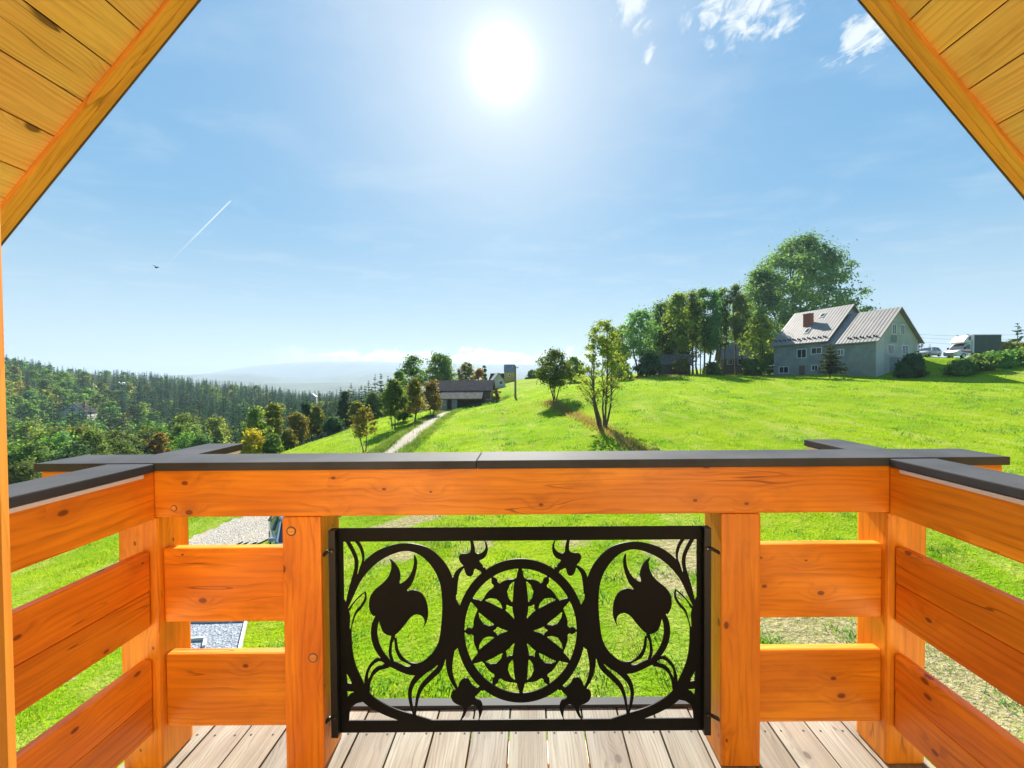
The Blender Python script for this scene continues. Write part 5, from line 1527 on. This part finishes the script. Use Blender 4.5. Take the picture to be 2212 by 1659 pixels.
for i, (px, D, yt, wp) in enumerate([(796, 100, 820, 40), (823, 104, 804, 44), (810, 112, 807, 38), (838, 108, 810, 38), (758, 110, 825, 40), (780, 96, 830, 40), (846, 96, 822, 36), (735, 100, 836, 40), (712, 104, 842, 38), (690, 112, 846, 38)]):
    spruce('tall dark spruce standing in the cluster left of the barn grove', px, D, yt, wp, 200 + i, group='spruces by the barn grove', whorls=20, per=9, seg=3)

# --- field-edge trees on the right
tree('airy_tree', 'airy grey-green tree behind the slender meadow tree', 'tree', 1382, 74, 670, 104, 'leaf_poplar', 71, zb=0.3, n=(80, 52), leaf=0.36, prof='round', stems=3, bark='bark_grey', clus=1.0, spread=0.5)
tree('airy_tree', 'small grey-green tree left of the field-edge group', 'tree', 1345, 78, 700, 50, 'leaf_olive', 72, zb=0.3, n=(40, 46), leaf=0.36, prof='round', bark='bark_grey')
tree('leafy_tree', 'dense yellow-green tree at the left end of the tall row', 'tree', 1462, 74, 632, 66, 'leaf_olive', 73, zb=0.28, n=(90, 60), leaf=0.34, prof='tall', bark='bark_grey', clus=0.9)
tree('leafy_tree', 'dark leafy tree under the yellow-green one at the log shed', 'tree', 1440, 76, 690, 60, 'leaf_dark', 74, zb=0.1, n=(60, 60), leaf=0.34, prof='round', bark='bark')
tall_lab = 'tall thin bare-trunked tree in the row before the derelict house'
for i, (px, D, yt, wp) in enumerate([(1497, 76, 624, 34), (1520, 79, 620, 34), (1545, 77, 626, 26), (1562, 80, 616, 30), (1592, 78, 613, 34), (1508, 82, 640, 26), (1606, 82, 640, 22)]):
    tree('tall_tree', tall_lab, 'tree', px, D, yt, wp, 'leaf_poplar' if i % 3 else 'leaf_green', 80 + i, group='tall thin trees in a row', zb=0.30, n=(60, 60), leaf=0.34, prof='pole', bark='bark', clus=0.8, trunk=0.2)
tree('great_tree', 'huge broad green tree towering behind the farmhouse', 'tree', 1726, 114, 511, 300, 'leaf_poplar', 91, zb=0.2, n=(260, 110), leaf=0.56, prof='big', stems=4, bark='bark', clus=2.1, spread=0.4, trunk=0.5)
tree('great_tree', 'tall green tree joined to the huge one on its meadow side', 'tree', 1648, 106, 580, 120, 'leaf_poplar', 92, zb=0.12, n=(130, 90), leaf=0.5, prof='tall', bark='bark', clus=1.5)
tree('leafy_tree', 'mid green tree stepping up between the airy one and the tall row', 'tree', 1432, 82, 652, 74, 'leaf_poplar', 97, zb=0.2, n=(90, 70), leaf=0.4, prof='tall', clus=1.1)
tree('leafy_tree', 'rounded green tree low behind the small airy one', 'tree', 1330, 90, 715, 64, 'leaf_green', 98, zb=0.15, n=(60, 60), leaf=0.4, prof='round', clus=1.1)
tree('leafy_tree', 'green tree closing the belt beside the derelict house', 'tree', 1596, 94, 650, 60, 'leaf_poplar', 99, zb=0.25, n=(80, 60), leaf=0.42, prof='tall', clus=1.1)
tree('leafy_tree', 'dark leafy tree deep behind the log shed', 'tree', 1478, 90, 655, 74, 'leaf_dark', 94, zb=0.12, n=(90, 70), leaf=0.42, prof='tall', clus=1.2)
tree('leafy_tree', 'green leafy tree filling the gap behind the thin tall row', 'tree', 1530, 93, 680, 64, 'leaf_green', 95, zb=0.3, n=(70, 60), leaf=0.42, prof='tall', clus=1.2)
tree('leafy_tree', 'green leafy tree behind the airy grey-green one', 'tree', 1418, 88, 690, 76, 'leaf_green', 96, zb=0.15, n=(80, 60), leaf=0.42, prof='round', clus=1.2)
tree('leafy_tree', 'low yellow-green tree at the farmhouse porch', 'tree', 1640, 77, 682, 84, 'leaf_olive', 93, zb=0.1, n=(80, 60), leaf=0.36, prof='round', stems=3)
for i, (px, D, yt, wp, mt_, lb) in enumerate([(1402, 69, 762, 74, 'leaf_dark', 'dark bush in front of the airy field-edge tree'), (1472, 69, 775, 36, 'leaf_rust', 'small brownish bush beside the log shed'),
                                         (1540, 70, 785, 46, 'leaf_green', 'low bush under the thin tall trees'), (1620, 73, 776, 50, 'leaf_green', 'low bush before the derelict house'), (1660, 75, 765, 44, 'leaf_bright', 'bush hugging the farmhouse porch'),
                                         (1345, 66, 790, 50, 'leaf_green', 'low bush at the field edge behind the meadow trees'), (1240, 80, 772, 50, 'leaf_olive', 'bush on the crest behind the rounded meadow tree'), (1168, 112, 797, 22, 'leaf_dark', 'small dark bush on the horizon beside the hut'),
                                         (1150, 125, 802, 30, 'leaf_dark', 'low bushes on the horizon by the yellow hut')]):
    tree('bush', lb, 'bush', px, D, yt, wp, mt_, 120 + i, zb=0.06, n=(46, 60), leaf=0.0052 * D, prof='bush', stems=4)
# --- round the farmhouse
spruce('small warm-tinted spruce standing against the farmhouse wall', 1793, 58.5, 742, 58, 301, mat='needle_warm', zb=0.2, dens=0.85, whorls=15, per=8, seg=4)
spruce('slim spruce at the far side of the bushy bank', 2197, 76, 697, 52, 302, zb=0.12, dens=0.6, whorls=14, per=7)
spruce('small spruce between the farmhouse gable and the truck', 1990, 78, 736, 22, 303, dens=0.8, whorls=12)
spruce('smaller spruce just behind the truck cab', 2008, 80, 742, 14, 304, dens=0.8, whorls=12)
for i, (px, D, yt, wp, mt_, lb) in enumerate([(1972, 54, 768, 50, 'leaf_dark', 'dark spreading juniper at the farmhouse gable'), (1955, 54.5, 785, 30, 'leaf_dark', 'low dark juniper at the foot of the gable wall'),
                                         (2075, 52, 783, 50, 'leaf_green', 'small bush at the low end of the bank hedge'), (2112, 52.5, 770, 60, 'leaf_green', 'rounded bush in the bank hedge below the truck body'),
                                         (2150, 53, 762, 64, 'leaf_bright', 'light green bush in the middle of the bank hedge'), (2192, 53, 758, 64, 'leaf_green', 'tall bush at the high end of the bank hedge'), (2235, 53, 752, 60, 'leaf_green', 'bush continuing the bank hedge uphill'),
                                         (2172, 66, 742, 46, 'leaf_olive', 'olive bush behind the truck body'), (2205, 68, 745, 40, 'leaf_olive', 'olive bush below the slim spruce')]):
    tree('bush', lb, 'bush', px, D, yt, wp, mt_, 140 + i, zb=0.04, n=(60, 70), leaf=0.26, prof='bush', stems=4, clus=0.5)

# ------------------------------------------------------------------ valley forest
def merged(mb, V, Fc, name, bark, leafm):
    """trunk and crown in one light mesh (trees too far off to show parts)"""
    tv = np.array(mb.v); quads = [q for q in mb.f if len(q) == 4]
    F1 = np.array(quads)
    VV = np.vstack([tv, V]); FF = np.vstack([F1, Fc + len(tv)])
    idx_ = np.concatenate([np.zeros(len(F1)), np.ones(len(Fc))])
    return VV, FF, idx_, np_mesh(name, VV, FF, mats=[bark, leafm], mat_idx=idx_)
protos = {'spruce': [], 'leafy': []}
for i in range(4):
    mb, V, Fc = spruce_data(400 + i, 17.5, 2.6 + 0.35 * i, 1.2, 21, 10, 3, 0.15)
    protos['spruce'].append(merged(mb, V, Fc, 'spruce_tree', 'bark', 'needle'))
leaf_kinds = ['leaf_green', 'leaf_bright', 'leaf_olive', 'leaf_green', 'leaf_dark', 'leaf_yellow']
for i, lk in enumerate(leaf_kinds):
    mb, V, Fc = tree_data(420 + i, 12.5, 3.6 + 0.3 * (i % 3), 1.8, 46, 34, 0.52, ['round', 'tall', 'spire'][i % 3], limb_sides=3)
    protos['leafy'].append(merged(mb, V, Fc, 'broadleaf_tree', 'bark_grey', lk))
near_leafy = []
for i, lk in enumerate(leaf_kinds):
    mb, V, Fc = tree_data(440 + i, 12.5, 3.5 + 0.3 * (i % 3), 1.6, 64, 64, 0.30, ['round', 'tall', 'spire'][i % 3], limb_sides=3)
    near_leafy.append(merged(mb, V, Fc, 'broadleaf_tree', 'bark_grey', lk))
fr_ = np.random.default_rng(77)
spots = []
gy_ = 44.0
while gy_ < 430:
    step = 7.2 if gy_ < 200 else 8.4
    for gx_ in np.arange(-600, 10, step):
        x = gx_ + fr_.uniform(-3, 3); y = gy_ + fr_.uniform(-3, 3)
        spots.append((x, y, fr_.uniform(), fr_.uniform(), fr_.uniform()))
    gy_ += step
S = np.array(spots)
zz = hgt(S[:, 0], S[:, 1])
pxv = CX + F * S[:, 0] / S[:, 1]
okm = (left_of_edge(S[:, 0], S[:, 1]) > 7) & (pxv > -60) & (pxv < 900)
okm &= ~((pxv > 830) & (S[:, 1] < 110))
for hx, hy, rad in ((ground_at(182, 240).x, 240, 7), (ground_at(262, 250).x, 250, 7), (ground_at(675, 290).x, 290, 5)):
    okm &= np.hypot(S[:, 0] - hx, S[:, 1] - hy) > rad
for hx, hy, rad in ((ground_at(168, 165).x, 165, 9), (ground_at(84, 92).x, 92, 7)):
    okm &= np.hypot(S[:, 0] - hx, S[:, 1] - hy) > rad
    # a clearing on the near side so the house is seen over the trees below it
    d = np.array([hx, hy]) / math.hypot(hx, hy)
    along = S[:, 0] * d[0] + S[:, 1] * d[1]; acr = np.abs(S[:, 0] * d[1] - S[:, 1] * d[0])
    dd_ = math.hypot(hx, hy) - along
    okm &= ~((dd_ > 0) & (dd_ < 15) & (acr < rad * 0.7))
okm &= ~((S[:, 1] < 70) & (pxv > 500))
S, zz, pxv = S[okm], zz[okm], pxv[okm]
dist = np.hypot(S[:, 0], S[:, 1])
order = np.argsort(dist)
count = {'spruce': 0, 'leafy': 0}
LIMIT = {'spruce': 240, 'leafy': 200}
rest = {}
lab_s = 'dark green spruce in the valley forest, one of many alike'
lab_l = ['green broadleaf tree amid the valley forest spruces', 'fresh bright green broadleaf tree in the valley forest', 'olive green broadleaf tree in the valley forest', 'green broadleaf tree amid the valley forest spruces', 'deep green broadleaf tree in the valley forest', 'yellow autumn tree in the valley forest']
for i in order:
    x, y, r1, r2, r3 = S[i]
    px = pxv[i]
    ps = np.interp(px, [0, 200, 330, 450, 600, 900], [0.42, 0.48, 0.62, 0.84, 0.92, 0.85])
    if y < 95: ps *= 0.7
    # patches of one kind
    ps += 0.28 * math.sin(x * 0.045 + 1) * math.sin(y * 0.05)
    kind = 'spruce' if r1 < ps else 'leafy'
    if kind == 'spruce':
        v = int(r2 * 4)
        sc_ = 0.85 + 0.55 * r3
    else:
        wts = [0.26, 0.22, 0.2, 0.18, 0.10, 0.04]
        v = int(np.searchsorted(np.cumsum(wts), r2 * 0.999))
        sc_ = 0.85 + 0.55 * r3
    Hk = 17.5 if kind == 'spruce' else 12.5
    ylim = np.interp(px, [-60, 20, 150, 330, 450, 560, 650, 700, 760, 800, 830, 900], [755, 762, 787, 800, 815, 826, 838, 842, 834, 822, 812, 806]) + (abs(r2 - 0.5) * 30 if kind == 'spruce' else 6 + 26 * r2)
    ztop = at(px, ylim, y).z
    ztop = min(ztop, at(px, np.interp(y, [40, 60, 90, 130, 200, 250], [952, 918, 880, 848, 800, 720]) + 12 * (r3 - 0.5), y).z)
    sc_ = min(sc_, (ztop - zz[i]) / Hk)
    if sc_ < 0.42: continue
    M = Matrix.Translation((x, y, zz[i] - 0.3)) @ Matrix.Rotation(r3 * 40, 4, 'Z') @ Matrix.Diagonal((sc_ * (0.9 + 0.25 * r1), sc_ * (0.9 + 0.25 * r1), sc_, 1))
    if count[kind] < LIMIT[kind]:
        count[kind] += 1
        o = mesh_obj('spruce_tree' if kind == 'spruce' else 'broadleaf_tree', (near_leafy[v] if kind == 'leafy' and y < 125 else protos[kind][v])[3], None, None, M)
        if kind == 'spruce': tag(o, lab_s, 'tree', 'valley forest spruces')
        else: tag(o, lab_l[v], 'tree', 'valley forest broadleaf trees: ' + leaf_kinds[v].replace('leaf_', ''))
    else:
        rest.setdefault((kind, v), []).append(np.array(M))
# the rest of the wood as one mass
AV, AF, AI = [], [], []
base_n = 0
rmats = ['bark', 'needle'] + leaf_kinds
for (kind, v), Ms in rest.items():
    VV, FF, ii, _ = protos[kind][v]
    mi = 1 if kind == 'spruce' else 2 + v
    for M in Ms:
        # drop every second face of far trees to keep the mass light
        AV.append(VV @ M[:3, :3].T + M[:3, 3]); AF.append(FF + base_n); AI.append(np.where(ii > 0, mi, 0)); base_n += len(VV)
if AV:
    me = np_mesh('distant_forest', np.vstack(AV), np.vstack(AF), mats=rmats, mat_idx=np.concatenate(AI))
    tag(mesh_obj('distant_forest', me), 'mixed forest covering the far valley side', 'forest', None, 'stuff')
print('forest', count, sum(len(m) for m in rest.values()), base_n)

# ------------------------------------------------------------------ grass
def blades(name, label, X, Y, hgt_, wid, mat, r_, lean=0.5, cat='grass'):
    n = len(X)
    Z = hgt(X, Y) - 0.02
    a = r_.uniform(0, 2 * math.pi, n)
    l_ = hgt_ * r_.uniform(0.1, 1.0, n) * lean
    la = r_.uniform(0, 2 * math.pi, n)
    b = np.stack([np.cos(a) * wid, np.sin(a) * wid, np.zeros(n)], 1) * 0.5
    base_ = np.stack([X, Y, Z], 1)
    tip = base_ + np.stack([np.cos(la) * l_, np.sin(la) * l_, hgt_], 1)
    V = np.stack([base_ - b, base_ + b, tip], 1).reshape(-1, 3)
    me = np_mesh(name, V, np.arange(3 * n).reshape(n, 3), mat)
    tag(mesh_obj(name, me), label, cat, None, 'stuff')
gr = np.random.default_rng(5)
N = 520000
u = gr.uniform(0, 1, N)
Yg = 5.5 * (75.0 / 5.5) ** (u ** 0.85)
Xg = Yg * gr.uniform(-1.40, 1.36, N)
pxg = CX + F * Xg / Yg
keep = left_of_edge(Xg, Yg) < 0.5
PP = np.stack([Xg, Yg], 1)
keep &= seg_dist(PP, [(p.x, p.y) for p in PATH]) > 0.8
keep &= seg_dist(PP, [(p.x, p.y) for p in DRIVE]) > 1.9
keep &= poly_sd(np.array([[g0.x, g0.y], [g1.x, g1.y], [g2.x, g2.y], [g3.x, g3.y]]), Xg, Yg) > 0.06
pl_ = (np.stack([Xg, Yg], 1) - np.array([hC.x, hC.y])) @ np.array([[hv.x, hu.x], [hv.y, hu.y]])
keep &= ~((pl_[:, 0] > -0.1) & (pl_[:, 1] > -0.1))
keep &= ~((Yg > 66) & (Xg < 40))
# thinner where the soil is bare
bsel = np.zeros(N)
for px, py, rx, ry in [(880, 1128, 2.6, 0.8), (1480, 1190, 1.4, 1.6), (1440, 1260, 1.0, 0.8), (1735, 1360, 2.2, 0.7), (2080, 1500, 1.2, 1.0), (2150, 1440, 1.6, 1.0)]:
    g = gp(px, py)
    bsel = np.maximum(bsel, np.clip(1.35 - np.hypot((Xg - g.x) / rx, (Yg - g.y) / ry), 0, 1))
keep &= gr.uniform(0, 1, N) > bsel * 0.85
# clumpy growth
cl_ = np.sin(Xg * 2.1 + np.sin(Yg * 1.3) * 2) * np.sin(Yg * 1.9 + np.cos(Xg * 0.8) * 2) * 0.5 + 0.5
cl2_ = np.sin(Xg * 0.31 + 1.7 * np.sin(Yg * 0.23)) * np.sin(Yg * 0.37 + 1.3 * np.cos(Xg * 0.19)) * 0.5 + 0.5
keep &= gr.uniform(0, 1, N) < (0.35 + 0.65 * cl_) * (0.45 + 0.55 * cl2_)
Xg, Yg, cl_ = Xg[keep], Yg[keep], cl_[keep]
hh = (0.045 + 0.075 * gr.uniform(0, 1, len(Xg)) ** 1.5) * (0.6 + 0.8 * cl_) * (1 + Yg / 90)
ww = 0.010 + 0.0011 * Yg
blades('grass', 'short bright green grass covering the meadow', Xg, Yg, hh, ww, 'blade', gr)
# dry grass along the ditch and before the shed
pts = []
for a, b in zip(ditch_pts[:-1], ditch_pts[1:]):
    n = int(1000 * (b - a).length / 6)
    s = gr.uniform(0, 1, n)
    pts.append(np.stack([a.x + (b.x - a.x) * s + gr.normal(0, 0.42, n), a.y + (b.y - a.y) * s + gr.normal(0, 0.5, n)], 1))
n = 5000
pts.append(np.stack([gr.uniform(12, 42, n), 68 + gr.normal(0, 1.6, n)], 1))
pts = np.vstack(pts)
pts = pts[~((((pts - np.array([hC.x, hC.y])) @ np.array([hv.x, hv.y])) > -0.3) & (pts[:, 1] > 56))]
blades('dry_grass', 'dry brown grass along the ditch and field edge', pts[:, 0], pts[:, 1], gr.uniform(0.08, 0.36, len(pts)), 0.03 + 0.001 * pts[:, 1], 'blade_dry', gr, lean=0.7)
# darker tufts of broad-leaved weeds through the meadow
nc = 520
uc = gr.uniform(0, 1, nc)
cyv = 6.5 * (62.0 / 6.5) ** uc
cxv = cyv * gr.uniform(-0.9, 1.3, nc)
okc = (left_of_edge(cxv, cyv) < -1.5) & (seg_dist(np.stack([cxv, cyv], 1), [(p.x, p.y) for p in PATH]) > 1.5) & (seg_dist(np.stack([cxv, cyv], 1), [(p.x, p.y) for p in DRIVE]) > 2.4)
okc &= ~(((np.stack([cxv, cyv], 1) - np.array([hC.x, hC.y])) @ np.array([hv.x, hv.y])) > -1.5) | (cyv < 50)
okc &= poly_sd(np.array([[g0.x, g0.y], [g1.x, g1.y], [g2.x, g2.y], [g3.x, g3.y]]), cxv, cyv) > 0.5
cxv, cyv = cxv[okc], cyv[okc]
rep_ = 26
wx = np.repeat(cxv, rep_) + gr.normal(0, 1, len(cxv) * rep_) * np.repeat(0.05 + 0.008 * cyv, rep_) * 1.4
wy = np.repeat(cyv, rep_) + gr.normal(0, 1, len(cxv) * rep_) * np.repeat(0.05 + 0.008 * cyv, rep_)
blades('meadow_weeds', 'darker tufts of broad-leaved weeds dotted through the meadow', wx, wy, gr.uniform(0.06, 0.16, len(wx)) * (1 + wy / 60), 0.02 + 0.0022 * wy, 'leaf_green', gr, lean=0.9)
# weeds beside the path
pts = []
for p in PATH:
    for sgn, off, m_n in ((-1, 1.25, 130), (1, 1.15, 70)):
        pts.append(np.stack([p.x + sgn * off + gr.normal(0, 0.3, m_n), p.y + gr.normal(0, 0.7, m_n)], 1))
pts = np.vstack(pts)
blades('weeds', 'rough green weeds growing beside the gravel path', pts[:, 0], pts[:, 1], gr.uniform(0.1, 0.4, len(pts)), np.full(len(pts), 0.05), 'leaf_green', gr, lean=0.8)
